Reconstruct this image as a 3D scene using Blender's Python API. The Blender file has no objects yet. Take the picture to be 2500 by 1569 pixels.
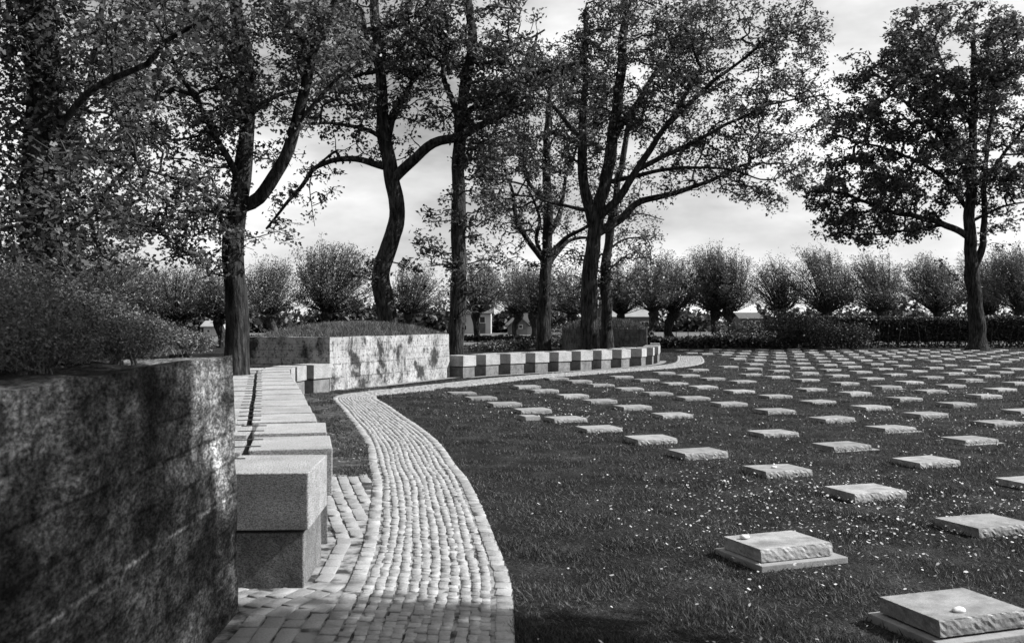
import bpy, bmesh, math, random
import numpy as np
from mathutils import Vector, noise as mnoise

# ------------------------------------------------------------------ camera, world, sun, exposure
sc = bpy.context.scene
col = sc.collection
EYE = 1.65
FPX = 2400.0                      # focal length in photograph pixels (2500 wide)
cam_d = bpy.data.cameras.new('camera')
cam = bpy.data.objects.new('camera', cam_d)
col.objects.link(cam)
cam.location = (0, 0, EYE)
cam.rotation_euler = (math.radians(90), 0, 0)
cam_d.sensor_width = 36
cam_d.lens = FPX / 2500 * 36
cam_d.shift_y = -0.001
cam_d.clip_start = 0.05
cam_d.clip_end = 3000
cam_d.dof.use_dof = True
cam_d.dof.focus_distance = 13
cam_d.dof.aperture_fstop = 5.6
sc.camera = cam

SUN_EL = math.radians(39)
SUN_DIR = Vector((0.999, 0.03, 0)).normalized()       # towards the sun, on the ground
SUN_VEC = Vector((SUN_DIR.x*math.cos(SUN_EL), SUN_DIR.y*math.cos(SUN_EL), math.sin(SUN_EL)))
w = bpy.data.worlds.new('World')
sc.world = w
w.use_nodes = True
nt = w.node_tree
for n in list(nt.nodes): nt.nodes.remove(n)
out = nt.nodes.new('ShaderNodeOutputWorld')
bg = nt.nodes.new('ShaderNodeBackground')
sky = nt.nodes.new('ShaderNodeTexSky')
sky.sky_type = 'NISHITA'
sky.sun_disc = False
sky.sun_elevation = SUN_EL
sky.sun_rotation = math.atan2(SUN_DIR.x, SUN_DIR.y)
sky.air_density = 0.8
sky.dust_density = 1.0
sep = nt.nodes.new('ShaderNodeSeparateColor')          # a red-filtered black and white film
nt.links.new(sky.outputs[0], sep.inputs[0])
tc = nt.nodes.new('ShaderNodeTexCoord')
mp = nt.nodes.new('ShaderNodeMapping')
mp.inputs['Location'].default_value = (0.35, 0.1, 0.2)
mp.inputs['Scale'].default_value = (1.0, 1.0, 2.6)
nt.links.new(tc.outputs['Generated'], mp.inputs[0])
nz = nt.nodes.new('ShaderNodeTexNoise')
nz.inputs['Scale'].default_value = 2.6
nz.inputs['Detail'].default_value = 6
nz.inputs['Roughness'].default_value = 0.55
nt.links.new(mp.outputs[0], nz.inputs['Vector'])
rmp = nt.nodes.new('ShaderNodeValToRGB')
rmp.color_ramp.elements[0].position = 0.33
rmp.color_ramp.elements[0].color = (0, 0, 0, 1)
rmp.color_ramp.elements[1].position = 0.68
rmp.color_ramp.elements[1].color = (1, 1, 1, 1)
nt.links.new(nz.outputs[0], rmp.inputs[0])
cmb = nt.nodes.new('ShaderNodeMix'); cmb.data_type = 'FLOAT'
cmb.inputs['B'].default_value = 9.4                     # cloud radiance
nt.links.new(rmp.outputs[0], cmb.inputs['Factor'])
nt.links.new(sep.outputs['Red'], cmb.inputs['A'])
nt.links.new(cmb.outputs[0], bg.inputs['Color'])
bg.inputs['Strength'].default_value = 0.063
nt.links.new(bg.outputs[0], out.inputs['Surface'])

sd = bpy.data.lights.new('sun', 'SUN')
sd.energy = 5.0
sd.angle = math.radians(0.5)
so = bpy.data.objects.new('sun', sd)
col.objects.link(so)
so.rotation_euler = SUN_VEC.to_track_quat('Z', 'Y').to_euler()
so.location = (30, 0, 40)

sc.view_settings.view_transform = 'Standard'
sc.view_settings.look = 'None'
sc.view_settings.gamma = 1
sc.view_settings.exposure = 1.2
sc.view_settings.use_curve_mapping = False
sc.render.engine = 'CYCLES'
sc.cycles.max_bounces = 6
sc.cycles.transparent_max_bounces = 8

rng = np.random.default_rng(7)
random.seed(7)

# ------------------------------------------------------------------ helpers
S = 2500 / 2409.0                 # one measuring scale to photograph pixels

def at(x, y, Z):
    """direction of a measured point, put at depth Z"""
    return np.array([(x*S-1250)/FPX*Z, Z, EYE-(y*S-782)/FPX*Z])

def gp(x, y, h=0.0):
    """photograph pixel -> point on the level h"""
    dy = y-782
    Z = FPX*(EYE-h)/dy
    return ((x-1250)/dy*(EYE-h), Z)

def mk(name, V, Fs, mat=None, parent=None, smooth=False):
    V = np.asarray(V, dtype=np.float32)
    if not isinstance(Fs, (list, tuple)): Fs = [Fs]
    Fs = [np.asarray(f, dtype=np.int32) for f in Fs if len(f)]
    me = bpy.data.meshes.new(name)
    me.vertices.add(len(V))
    me.vertices.foreach_set('co', V.ravel())
    loops = np.concatenate([f.ravel() for f in Fs])
    tot = np.concatenate([np.full(len(f), f.shape[1], np.int32) for f in Fs])
    start = np.concatenate([[0], np.cumsum(tot)[:-1]]).astype(np.int32)
    me.loops.add(len(loops))
    me.loops.foreach_set('vertex_index', loops)
    me.polygons.add(len(tot))
    me.polygons.foreach_set('loop_start', start)
    me.polygons.foreach_set('loop_total', tot)
    if smooth: me.polygons.foreach_set('use_smooth', np.ones(len(tot), bool))
    me.update(calc_edges=True)
    if mat: me.materials.append(mat)
    return link(name, me, parent)

def link(name, me, parent=None):
    o = bpy.data.objects.new(name, me)
    col.objects.link(o)
    if parent: o.parent = parent
    return o

def bmo(name, bm, mat=None, parent=None, smooth=False):
    me = bpy.data.meshes.new(name)
    bmesh.ops.recalc_face_normals(bm, faces=bm.faces[:])
    if smooth:
        for f in bm.faces: f.smooth = True
    bm.to_mesh(me); bm.free()
    if mat: me.materials.append(mat)
    return link(name, me, parent)

def empty(name, loc, rz=0):
    o = bpy.data.objects.new(name, None)
    col.objects.link(o)
    o.location = loc
    o.rotation_euler = (0, 0, rz)
    o.empty_display_size = 0.2
    return o

def tag(o, label=None, cat=None, group=None, kind=None):
    if label: o['label'] = label
    if cat: o['category'] = cat
    if group: o['group'] = group
    if kind: o['kind'] = kind
    return o

def copy_tree(o, parent=None):
    c = o.copy()
    col.objects.link(c)
    if parent: c.parent = parent
    for ch in list(o.children):
        copy_tree(ch, c)
    return c

# ------------------------------------------------------------------ materials (all greys: black and white film)
def material(name, ramp, scale=4.0, detail=6, rough=0.8, bump=0.0, bump_scale=40.0, bump_dist=0.01,
             stretch=(1, 1, 1), rnd=0.0, spec=0.3, layer=None, translucent=0.0, speckle=None, extra=None, world=False):
    ramp = [(p, v*K) for p, v in ramp]
    m = bpy.data.materials.new(name)
    m.use_nodes = True
    nt = m.node_tree
    N, L = nt.nodes, nt.links
    b = N['Principled BSDF']
    b.inputs['Roughness'].default_value = rough
    b.inputs['Specular IOR Level'].default_value = spec*.6
    tc = N.new('ShaderNodeTexCoord')
    oi = N.new('ShaderNodeObjectInfo')
    geo = N.new('ShaderNodeNewGeometry')
    off = N.new('ShaderNodeVectorMath'); off.operation = 'SCALE'
    cx = N.new('ShaderNodeCombineXYZ')
    L.new(oi.outputs['Random'], cx.inputs[0]); L.new(oi.outputs['Random'], cx.inputs[1])
    L.new(cx.outputs[0], off.inputs[0]); off.inputs['Scale'].default_value = 0.0 if world else 37.0
    add = N.new('ShaderNodeVectorMath'); add.operation = 'ADD'
    L.new(geo.outputs['Position'] if world else tc.outputs['Object'], add.inputs[0]); L.new(off.outputs[0], add.inputs[1])
    mp = N.new('ShaderNodeMapping'); mp.inputs['Scale'].default_value = stretch
    L.new(add.outputs[0], mp.inputs[0])
    nz = N.new('ShaderNodeTexNoise')
    nz.inputs['Scale'].default_value = scale; nz.inputs['Detail'].default_value = detail
    nz.inputs['Roughness'].default_value = 0.62
    L.new(mp.outputs[0], nz.inputs['Vector'])
    cr = N.new('ShaderNodeValToRGB')
    while len(cr.color_ramp.elements) < len(ramp): cr.color_ramp.elements.new(0.5)
    for e, (p, v) in zip(cr.color_ramp.elements, ramp):
        e.position = p; e.color = (v, v, v, 1)
    L.new(nz.outputs[0], cr.inputs[0])
    c = cr.outputs[0]
    def mult(c, fac_socket):
        mx = N.new('ShaderNodeMix'); mx.data_type = 'RGBA'; mx.blend_type = 'MULTIPLY'
        mx.inputs['Factor'].default_value = 1.0
        L.new(c, mx.inputs['A']); L.new(fac_socket, mx.inputs['B'])
        return mx.outputs['Result']
    if layer:          # list of (scale, stretch, ramp) multiplied over the base
        for (s2, st2, r2) in layer:
            mp2 = N.new('ShaderNodeMapping'); mp2.inputs['Scale'].default_value = st2
            mp2.inputs['Location'].default_value = (s2, 3.1, 7.7)
            L.new(add.outputs[0], mp2.inputs[0])
            n2 = N.new('ShaderNodeTexNoise'); n2.inputs['Scale'].default_value = s2
            n2.inputs['Detail'].default_value = 7; n2.inputs['Roughness'].default_value = 0.65
            L.new(mp2.outputs[0], n2.inputs['Vector'])
            c2 = N.new('ShaderNodeValToRGB')
            while len(c2.color_ramp.elements) < len(r2): c2.color_ramp.elements.new(0.5)
            for e, (p, v) in zip(c2.color_ramp.elements, r2):
                e.position = p; e.color = (v, v, v, 1)
            L.new(n2.outputs[0], c2.inputs[0])
            c = mult(c, c2.outputs[0])
    if rnd:
        a = N.new('ShaderNodeMath'); a.operation = 'ADD'
        L.new(oi.outputs['Random'], a.inputs[0]); L.new(geo.outputs['Random Per Island'], a.inputs[1])
        fr = N.new('ShaderNodeMath'); fr.operation = 'FRACT'; L.new(a.outputs[0], fr.inputs[0])
        mr = N.new('ShaderNodeMapRange')
        mr.inputs['To Min'].default_value = 1-rnd; mr.inputs['To Max'].default_value = 1+rnd
        L.new(fr.outputs[0], mr.inputs['Value'])
        c = mult(c, mr.outputs[0])
    if extra: c = extra(nt, c, mult, add.outputs[0])
    L.new(c, b.inputs['Base Color'])
    if bump:
        nb = N.new('ShaderNodeTexNoise'); nb.inputs['Scale'].default_value = bump_scale
        nb.inputs['Detail'].default_value = 5; nb.inputs['Roughness'].default_value = 0.6
        L.new(mp.outputs[0], nb.inputs['Vector'])
        bp = N.new('ShaderNodeBump'); bp.inputs['Strength'].default_value = bump
        bp.inputs['Distance'].default_value = bump_dist
        L.new(nb.outputs[0], bp.inputs['Height'])
        L.new(bp.outputs[0], b.inputs['Normal'])
    if translucent:
        tr = N.new('ShaderNodeBsdfTranslucent'); L.new(c, tr.inputs['Color'])
        ms = N.new('ShaderNodeMixShader'); ms.inputs[0].default_value = translucent
        L.new(b.outputs[0], ms.inputs[1]); L.new(tr.outputs[0], ms.inputs[2])
        L.new(ms.outputs[0], N['Material Output'].inputs['Surface'])
    return m

def course_lines(heights, width, dark):
    """horizontal shuttering lines of cast concrete at given heights"""
    def f(nt, c, mult, vec):
        N, L = nt.nodes, nt.links
        geo = N.new('ShaderNodeNewGeometry')
        sx = N.new('ShaderNodeSeparateXYZ'); L.new(geo.outputs['Position'], sx.inputs[0])
        nn = N.new('ShaderNodeTexNoise'); nn.inputs['Scale'].default_value = 3.0; nn.inputs['Detail'].default_value = 4
        L.new(vec, nn.inputs['Vector'])
        wob = N.new('ShaderNodeMath'); wob.operation = 'MULTIPLY_ADD'
        wob.inputs[1].default_value = 0.03; L.new(nn.outputs[0], wob.inputs[0]); L.new(sx.outputs[2], wob.inputs[2])
        cut = N.new('ShaderNodeTexNoise'); cut.inputs['Scale'].default_value = 5.5
        L.new(vec, cut.inputs['Vector'])
        for h, d in heights:
            ds = N.new('ShaderNodeMath'); ds.operation = 'SUBTRACT'; L.new(wob.outputs[0], ds.inputs[0]); ds.inputs[1].default_value = h+0.015
            ab = N.new('ShaderNodeMath'); ab.operation = 'ABSOLUTE'; L.new(ds.outputs[0], ab.inputs[0])
            mr = N.new('ShaderNodeMapRange'); mr.inputs['From Min'].default_value = 0; mr.inputs['From Max'].default_value = width
            mr.inputs['To Min'].default_value = d; mr.inputs['To Max'].default_value = 1.0
            L.new(ab.outputs[0], mr.inputs['Value'])
            mx = N.new('ShaderNodeMapRange'); mx.inputs['From Min'].default_value = 0.34; mx.inputs['From Max'].default_value = 0.48
            L.new(cut.outputs[0], mx.inputs['Value'])
            ml = N.new('ShaderNodeMix'); ml.data_type = 'FLOAT'
            L.new(mx.outputs[0], ml.inputs['Factor']); ml.inputs['A'].default_value = 1.0; L.new(mr.outputs[0], ml.inputs['B'])
            c = mult(c, ml.outputs[0])
        return c
    return f

M = {}
K = 0.44                          # measured greys are display-referred; base colours are this much darker
M['lawn'] = material('lawn_soil', [(0.3, 0.012), (0.5, 0.035), (0.7, 0.08)], scale=1.6, detail=10, rough=0.95, bump=0.9, bump_scale=26, bump_dist=0.05, spec=0.1,
                     layer=[(38, (1, 1, 1), [(0.35, 0.45), (0.6, 1.3)])])
M['grass'] = material('grass_blade', [(0.3, 0.055), (0.7, 0.17)], scale=0.7, rough=0.55, rnd=0.65, spec=0.25, translucent=0.25)
M['mound_grass'] = material('mound_grass', [(0.3, 0.12), (0.7, 0.30)], scale=2.0, rough=0.6, rnd=0.6, spec=0.25, translucent=0.25)
M['pasture'] = material('pasture_grass', [(0.3, 0.17), (0.7, 0.30)], scale=0.12, detail=10, rough=0.95, spec=0.05, layer=[(3, (1, 1, 1), [(0.3, 0.7), (0.7, 1.15)])])
M['soil'] = material('bare_soil', [(0.38, 0.05), (0.55, 0.12), (0.70, 0.26)], scale=7, detail=10, rough=0.95, bump=0.8, bump_scale=45, bump_dist=0.02, spec=0.1)
M['gravel'] = material('pale_gravel', [(0.3, 0.22), (0.7, 0.48)], scale=14, rough=0.95, bump=0.6, bump_scale=80, spec=0.1)
M['bed'] = material('joint_sand', [(0.40, 0.07), (0.56, 0.48)], scale=6, rough=0.95, bump=0.5, bump_scale=60, spec=0.1)
M['sett'] = material('granite_sett', [(0.3, 0.40), (0.7, 0.62)], scale=9, detail=8, rough=0.6, bump=0.6, bump_scale=55, bump_dist=0.008, rnd=0.16, spec=0.45,
                     layer=[(60, (1, 1, 1), [(0.3, 0.75), (0.6, 1.1)])])
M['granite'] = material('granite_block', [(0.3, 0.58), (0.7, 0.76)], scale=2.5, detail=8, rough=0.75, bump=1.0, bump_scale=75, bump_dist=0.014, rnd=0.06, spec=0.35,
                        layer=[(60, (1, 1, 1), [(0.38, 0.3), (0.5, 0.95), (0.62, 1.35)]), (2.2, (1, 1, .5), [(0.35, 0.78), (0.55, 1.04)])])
M['shaded_granite_base'] = material('shaded_granite_base', [(0.3, 0.26), (0.7, 0.44)], scale=3.5, detail=8, rough=0.85, bump=0.8, bump_scale=70, bump_dist=0.010, rnd=0.08, spec=0.3,  # darker than the upper blocks: shade under their overhang put into the colour
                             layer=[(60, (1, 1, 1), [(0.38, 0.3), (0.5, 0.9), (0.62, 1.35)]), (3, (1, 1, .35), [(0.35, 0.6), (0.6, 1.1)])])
M['plate'] = material('plate_granite', [(0.3, 0.38), (0.7, 0.58)], scale=5, detail=8, rough=0.5, bump=0.5, bump_scale=120, bump_dist=0.003, rnd=0.2, spec=0.6,
                      layer=[(150, (1, 1, 1), [(0.34, 0.62), (0.6, 1.1)]), (7, (1, 1, 1), [(0.36, 0.66), (0.55, 1.05)]), (1.4, (.5, 6, 1), [(0.38, 0.85), (0.55, 1.05)])])
M['plinth'] = material('plinth_concrete', [(0.3, 0.34), (0.7, 0.52)], scale=8, rough=0.9, bump=0.3, bump_scale=60, spec=0.2)
M['pebble'] = material('white_pebble', [(0.3, 1.05), (0.7, 1.19)], scale=20, rough=0.6, spec=0.3)
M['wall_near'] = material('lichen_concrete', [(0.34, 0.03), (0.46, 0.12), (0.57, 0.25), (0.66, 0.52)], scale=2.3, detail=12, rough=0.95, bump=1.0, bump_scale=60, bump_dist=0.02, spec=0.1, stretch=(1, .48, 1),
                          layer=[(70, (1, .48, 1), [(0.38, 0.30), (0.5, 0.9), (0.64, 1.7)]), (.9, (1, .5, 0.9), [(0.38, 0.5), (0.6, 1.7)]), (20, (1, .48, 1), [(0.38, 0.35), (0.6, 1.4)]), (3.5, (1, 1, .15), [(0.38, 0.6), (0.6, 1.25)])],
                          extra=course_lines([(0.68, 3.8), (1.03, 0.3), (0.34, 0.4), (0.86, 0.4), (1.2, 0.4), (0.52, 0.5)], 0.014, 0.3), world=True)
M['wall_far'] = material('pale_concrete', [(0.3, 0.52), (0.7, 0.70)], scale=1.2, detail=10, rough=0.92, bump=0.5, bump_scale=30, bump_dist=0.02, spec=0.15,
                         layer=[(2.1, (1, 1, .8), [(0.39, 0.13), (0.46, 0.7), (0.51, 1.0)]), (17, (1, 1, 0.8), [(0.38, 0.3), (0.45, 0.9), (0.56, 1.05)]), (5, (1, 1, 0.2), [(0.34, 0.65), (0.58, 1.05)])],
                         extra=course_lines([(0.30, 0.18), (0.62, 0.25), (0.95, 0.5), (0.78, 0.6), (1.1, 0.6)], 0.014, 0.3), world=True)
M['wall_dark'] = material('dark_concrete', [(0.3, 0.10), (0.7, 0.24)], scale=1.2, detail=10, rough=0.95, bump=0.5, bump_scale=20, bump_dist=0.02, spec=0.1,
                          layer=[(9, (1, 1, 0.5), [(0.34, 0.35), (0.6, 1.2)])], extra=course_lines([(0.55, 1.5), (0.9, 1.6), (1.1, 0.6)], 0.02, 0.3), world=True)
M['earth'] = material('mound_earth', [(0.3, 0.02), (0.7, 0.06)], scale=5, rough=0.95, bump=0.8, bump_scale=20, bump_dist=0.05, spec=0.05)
M['bark'] = material('oak_bark', [(0.35, 0.012), (0.5, 0.06), (0.68, 0.15)], scale=13, detail=8, rough=0.95, bump=1.0, bump_scale=16, bump_dist=0.09, stretch=(1, 1, 0.2), spec=0.08,
                     layer=[(1.3, (1, 1, 0.6), [(0.35, 0.55), (0.65, 1.2)])])
M['twig'] = material('oak_twig', [(0.3, 0.035), (0.7, 0.09)], scale=6, rough=0.9, spec=0.1)
M['leaf'] = material('oak_leaf', [(0.3, 0.10), (0.7, 0.21)], scale=0.8, rough=0.42, rnd=0.8, spec=0.45, translucent=0.36)
M['ivy'] = material('ivy_leaf', [(0.3, 0.05), (0.7, 0.10)], scale=0.8, rough=0.38, rnd=0.6, spec=0.5, translucent=0.12)
M['willow'] = material('willow_leaf', [(0.3, 0.12), (0.7, 0.25)], scale=0.6, rough=0.45, rnd=0.6, spec=0.5, translucent=0.28)
M['hedge'] = material('hedge_leaf', [(0.3, 0.05), (0.7, 0.11)], scale=1.2, rough=0.5, rnd=0.7, spec=0.4, translucent=0.15)
M['shrub'] = material('shrub_leaf', [(0.3, 0.14), (0.7, 0.34)], scale=4, rough=0.6, rnd=0.8, spec=0.3, translucent=0.2)
M['petal'] = material('petal', [(0.3, 0.77), (0.7, 1.05)], scale=3, rough=0.7, rnd=0.3, spec=0.2, translucent=0.2)
M['iron'] = material('iron', [(0.3, 0.05), (0.7, 0.14)], scale=20, rough=0.7, spec=0.4)
M['white'] = material('white_render', [(0.3, 0.65), (0.7, 0.8)], scale=1, rough=0.9, spec=0.2)
M['brick'] = material('grey_brick', [(0.3, 0.16), (0.7, 0.28)], scale=2, rough=0.9, spec=0.2)
M['roof'] = material('roof_tile', [(0.3, 0.10), (0.7, 0.2)], scale=2, rough=0.8, spec=0.3)
M['roof_pale'] = material('pale_roof', [(0.3, 0.4), (0.7, 0.55)], scale=1, rough=0.6, spec=0.3)
M['glass'] = material('window_glass', [(0.3, 0.02), (0.7, 0.04)], scale=1, rough=0.1, spec=0.6)
M['wood'] = material('painted_wood', [(0.3, 0.84), (0.7, 1.05)], scale=6, rough=0.7, spec=0.3)

ORD = ['first', 'second', 'third', 'fourth', 'fifth', 'sixth', 'seventh', 'eighth', 'ninth', 'tenth', 'eleventh', 'twelfth', 'thirteenth', 'fourteenth', 'fifteenth', 'sixteenth', 'seventeenth', 'eighteenth', 'nineteenth', 'twentieth']
# ------------------------------------------------------------------ plan data
PATH = np.array([(-.50,2.8,1.05),(-.5,5.0,1.03),(-.52,6.2,1.02),(-.62,7.4,.98),(-.75,8.6,.98),(-.94,10.1,.98),(-1.12,11.1,.98),(-1.45,13.1,.98),
    (-1.9,15.1,.98),(-2.35,16.9,.95),(-2.87,19.0,.95),(-3.22,20.3,.92),(-3.36,21.1,.92),(-3.28,21.8,.95),(-2.92,22.6,1.0),(-2.42,23.45,1.05),(-1.2,25.7,1.1),(.03,27.95,1.1),
    (2.3,30.9,1.1),(4.0,33.0,1.1),(5.65,35.3,1.1),(6.75,37.8,1.1),(7.45,41,1.1),(8.2,45.5,1.1)])

def catmull(P, step):
    P = np.asarray(P, float)
    Q = np.vstack([2*P[0]-P[1], P, 2*P[-1]-P[-2]])
    outp = []
    for i in range(1, len(Q)-2):
        a, b, c, d = Q[i-1], Q[i], Q[i+1], Q[i+2]
        n = max(2, int(np.linalg.norm((c-b)[:3])/step)+1)
        for t in np.linspace(0, 1, n, endpoint=False):
            outp.append(0.5*((2*b)+(-a+c)*t+(2*a-5*b+4*c-d)*t*t+(-a+3*b-3*c+d)*t**3))
    outp.append(P[-1])
    return np.array(outp)

CL = catmull(PATH, 0.1)
seg = np.linalg.norm(np.diff(CL[:, :2], axis=0), axis=1)
ARC = np.concatenate([[0], np.cumsum(seg)])
def path_at(s):
    x = np.interp(s, ARC, CL[:, 0]); y = np.interp(s, ARC, CL[:, 1]); wd = np.interp(s, ARC, CL[:, 2])
    e = 0.15
    tx = np.interp(s+e, ARC, CL[:, 0])-np.interp(s-e, ARC, CL[:, 0]); ty = np.interp(s+e, ARC, CL[:, 1])-np.interp(s-e, ARC, CL[:, 1])
    l = np.hypot(tx, ty)+1e-9
    return x, y, wd, tx/l, ty/l

def in_path(X, Y, margin=0.0):
    r = np.zeros(len(X), bool)
    pts = CL[::3]
    for i0 in range(0, len(X), 20000):
        sl = slice(i0, i0+20000)
        d = np.hypot(X[sl, None]-pts[None, :, 0], Y[sl, None]-pts[None, :, 1])
        k = d.argmin(1)
        r[sl] = d[np.arange(len(k)), k] < pts[k, 2]/2+margin
    return r

# front (path-side) corners of the two rows of blocks
ROW_A = [(-1.248,6.03),(-1.32,7.23),(-1.568,8.31),(-1.84,9.29),(-2.07,10.2),(-2.30,11.1),(-2.52,12.0),(-2.76,12.95),(-3.02,13.95),(-3.27,14.95),(-3.52,15.9),(-3.77,16.9),
         (-4.03,17.9),(-4.30,19.0),(-4.50,20.05),(-4.61,21.1),(-4.45,22.08)]
ROW_A_DIR = [(-.05,1),(-.21,1)]+[(-.2,1)]+[(-.24,1)]*10+[(-.22,1),(-.12,1),(.10,1),(.44,.9)]
bx = [1131,1186.6,1246.4,1307,1364,1418,1469,1518,1567,1594.6]
bz = [28.25,29.15,29.95,30.75,31.55,32.35,33.25,34.35,35.6,36.9]
ROW_B = [((x-1250)/FPX*z, z) for x, z in zip(bx, bz)]+[(5.72,38.4),(6.0,39.9)]

A_line_y = np.array([3.0, 5.55, 6.0, 7.23, 8.31, 9.29, 10.2, 13.95, 19.0, 21.1, 22.9, 28.3])
A_line_x = np.array([-1.46, -1.54, -1.25, -1.32, -1.57, -1.84, -2.07, -3.02, -4.30, -4.6, -4.25, -1.8])
B_line_y = np.array([28.2]+[p[1] for p in ROW_B]+[45, 200]); B_line_x = np.array([-1.8]+[p[0] for p in ROW_B]+[6.3, 6.3])
def left_limit(Y):
    return np.where(Y < 28.25, np.interp(Y, A_line_y, A_line_x), np.interp(Y, B_line_y, B_line_x))

# ------------------------------------------------------------------ ground
def grid_sheet(name, xs, ys, mat, z=0.0, amp=0.0):
    X, Y = np.meshgrid(xs, ys)
    Zz = np.full_like(X, z)
    if amp: Zz = Zz+amp*(np.sin(X*1.3+Y*.7)+np.sin(X*.6-Y*1.1+2)+np.sin(X*2.3+1.2*Y))/3
    V = np.stack([X, Y, Zz], -1).reshape(-1, 3)
    nx, ny = len(xs), len(ys)
    i = np.arange(nx*ny).reshape(ny, nx)
    F = np.stack([i[:-1, :-1], i[:-1, 1:], i[1:, 1:], i[1:, :-1]], -1).reshape(-1, 4)
    return mk(name, V, F, mat, smooth=True)

lawn = grid_sheet('lawn', np.linspace(-60, 60, 161), np.linspace(-25, 66, 131), M['lawn'], -0.012, 0.008)
tag(lawn, kind='structure')
past = grid_sheet('pasture', np.linspace(-900, 900, 31), np.linspace(-900, 1500, 41), M['pasture'], -0.08)
tag(past, kind='structure')

def ribbon(name, pts, mat, z):
    """pts: list of (x,y,width)"""
    C = catmull(pts, 0.3)
    T = np.gradient(C[:, :2], axis=0); T /= np.linalg.norm(T, axis=1)[:, None]+1e-9
    Nn = np.stack([-T[:, 1], T[:, 0]], 1)
    Lf = C[:, :2]+Nn*C[:, 2:3]/2; Rt = C[:, :2]-Nn*C[:, 2:3]/2
    V = np.vstack([np.c_[Lf, np.full(len(C), z)], np.c_[Rt, np.full(len(C), z)]])
    n = len(C); i = np.arange(n-1)
    return mk(name, V, np.stack([i, i+n, i+n+1, i+1], 1), mat)

# bare soil between the near blocks and the path
yy = np.linspace(9.6, 24.0, 60)
lx = np.interp(yy, A_line_y, A_line_x)-0.3
sP = np.interp(yy, CL[:260, 1], CL[:260, 0]) if False else None
def path_left_x(Y):
    k = [np.argmin(np.abs(CL[:int(len(CL)*0.48), 1]-y)) for y in Y]
    return CL[k, 0]-CL[k, 2]/2
rx = np.where(yy < 21.0, path_left_x(np.minimum(yy, 21.0))+0.1, -3.0+(yy-21)*0.2)
V = np.vstack([np.c_[lx, yy, np.full(60, 0.006)], np.c_[rx, yy, np.full(60, 0.006)]])
i = np.arange(59)
soil = mk('soil_strip', V, np.stack([i, i+60, i+61, i+1], 1), M['soil'])
tag(soil, kind='structure')
g1 = ribbon('gravel_strip', [(-4.05,22.9,.22),(-3.2,24.8,.25),(-1.62,28.3,.24),(-1.2,28.4,.2)], M['gravel'], 0.012); tag(g1, kind='structure')
g2 = ribbon('gravel_strip', [(p[0]+.13, p[1]-.05, .26) for p in ROW_B], M['gravel'], 0.012); tag(g2, kind='structure')

# ------------------------------------------------------------------ path of setts
bed = ribbon('path', PATH, M['bed'], 0.0075)
tag(bed, kind='structure')

def sett_mesh(seed):
    r = random.Random(seed)
    j = lambda a: a+r.uniform(-.035, .035)
    lo = [(-.5, -.5), (.5, -.5), (.5, .5), (-.5, .5)]
    v = [(j(x*.99), j(y*.99), -0.6) for x, y in lo]
    v += [(j(x*.99), j(y*.99), .42) for x, y in lo]
    v += [(j(x*.93), j(y*.93), .5+r.uniform(-.09, .09)) for x, y in lo]
    q = [(a, (a+1) % 4) for a in range(4)]
    f = [(a, b, b+4, a+4) for a, b in q]+[(a+4, b+4, b+8, a+8) for a, b in q]+[(8, 9, 10, 11)]
    return np.array(v), np.array(f)
SM = [sett_mesh(k) for k in range(10)]
SMESH = []
for k in range(10):
    o = mk('sett', SM[k][0], SM[k][1], M['sett']); SMESH.append(o.data); bpy.data.objects.remove(o)

def lay_setts(parent, specs, n_single, name='sett', rest='far_setts'):
    """specs: rows of x,y,z,angle,len_along,len_across,height"""
    specs = np.array(specs)
    order = np.argsort(np.hypot(specs[:, 0], specs[:, 1]))
    specs = specs[order]
    for k, (x, y, z, a, l, wd, h) in enumerate(specs[:n_single]):
        o = bpy.data.objects.new(name, SMESH[k*7 % 10])
        o.location = (x, y, z); o.rotation_euler = (rng.normal(0, .02), rng.normal(0, .02), a); o.scale = (wd, l, h)
        col.objects.link(o); o.parent = parent
    R = specs[n_single:]
    if len(R):
        VV, FF = [], []
        for k in range(10):
            Q = R[k::10]
            if not len(Q): continue
            v, f = SM[k]
            ca, sa = np.cos(Q[:, 3])[:, None], np.sin(Q[:, 3])[:, None]
            px = v[None, :, 0]*Q[:, 5:6]; py = v[None, :, 1]*Q[:, 4:5]; pz = v[None, :, 2]*Q[:, 6:7]
            X = px*ca-py*sa+Q[:, 0:1]; Y = px*sa+py*ca+Q[:, 1:2]; Z = pz+Q[:, 2:3]
            base = sum(len(u) for u in VV)
            VV.append(np.stack([X, Y, Z], -1).reshape(-1, 3))
            FF.append((f[None]+(np.arange(len(Q))*len(v))[:, None, None]).reshape(-1, 4)+base)
        o = mk(rest, np.vstack(VV), np.vstack(FF), M['sett'], parent)
        tag(o, kind='stuff')

specs = []
NC = 12
for j in range(NC+2):
    edge = j in (0, NC+1)
    q = random.uniform(0, .1)
    ph = random.uniform(0, 6)
    while q < ARC[-1]-0.15:
        ln = random.uniform(.12, .155) if edge else random.uniform(.066, .092)
        x, y, wd, tx, ty = path_at(q+ln/2)
        ang = math.atan2(ty, tx)-math.pi/2
        nx, ny = ty, -tx
        bw = 0.105                       # edge courses, laid lengthwise
        cw = (wd-2*bw-.03)/NC
        if edge: d = (-1 if j == 0 else 1)*(wd/2-bw/2); ww = bw*random.uniform(.86, .93)
        else: d = -wd/2+bw+.015+(j-.5)*cw+.010*math.sin(q*1.7+ph)+random.uniform(-.007, .007); ww = cw*random.uniform(.84, 1.0)
        specs.append((x+nx*d, y+ny*d, -.004+random.gauss(0, .0022), ang+random.gauss(0, .07), ln*random.uniform(.93, .99), ww, .034))
        q += ln
lay_setts(bed, specs, 290)

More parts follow.
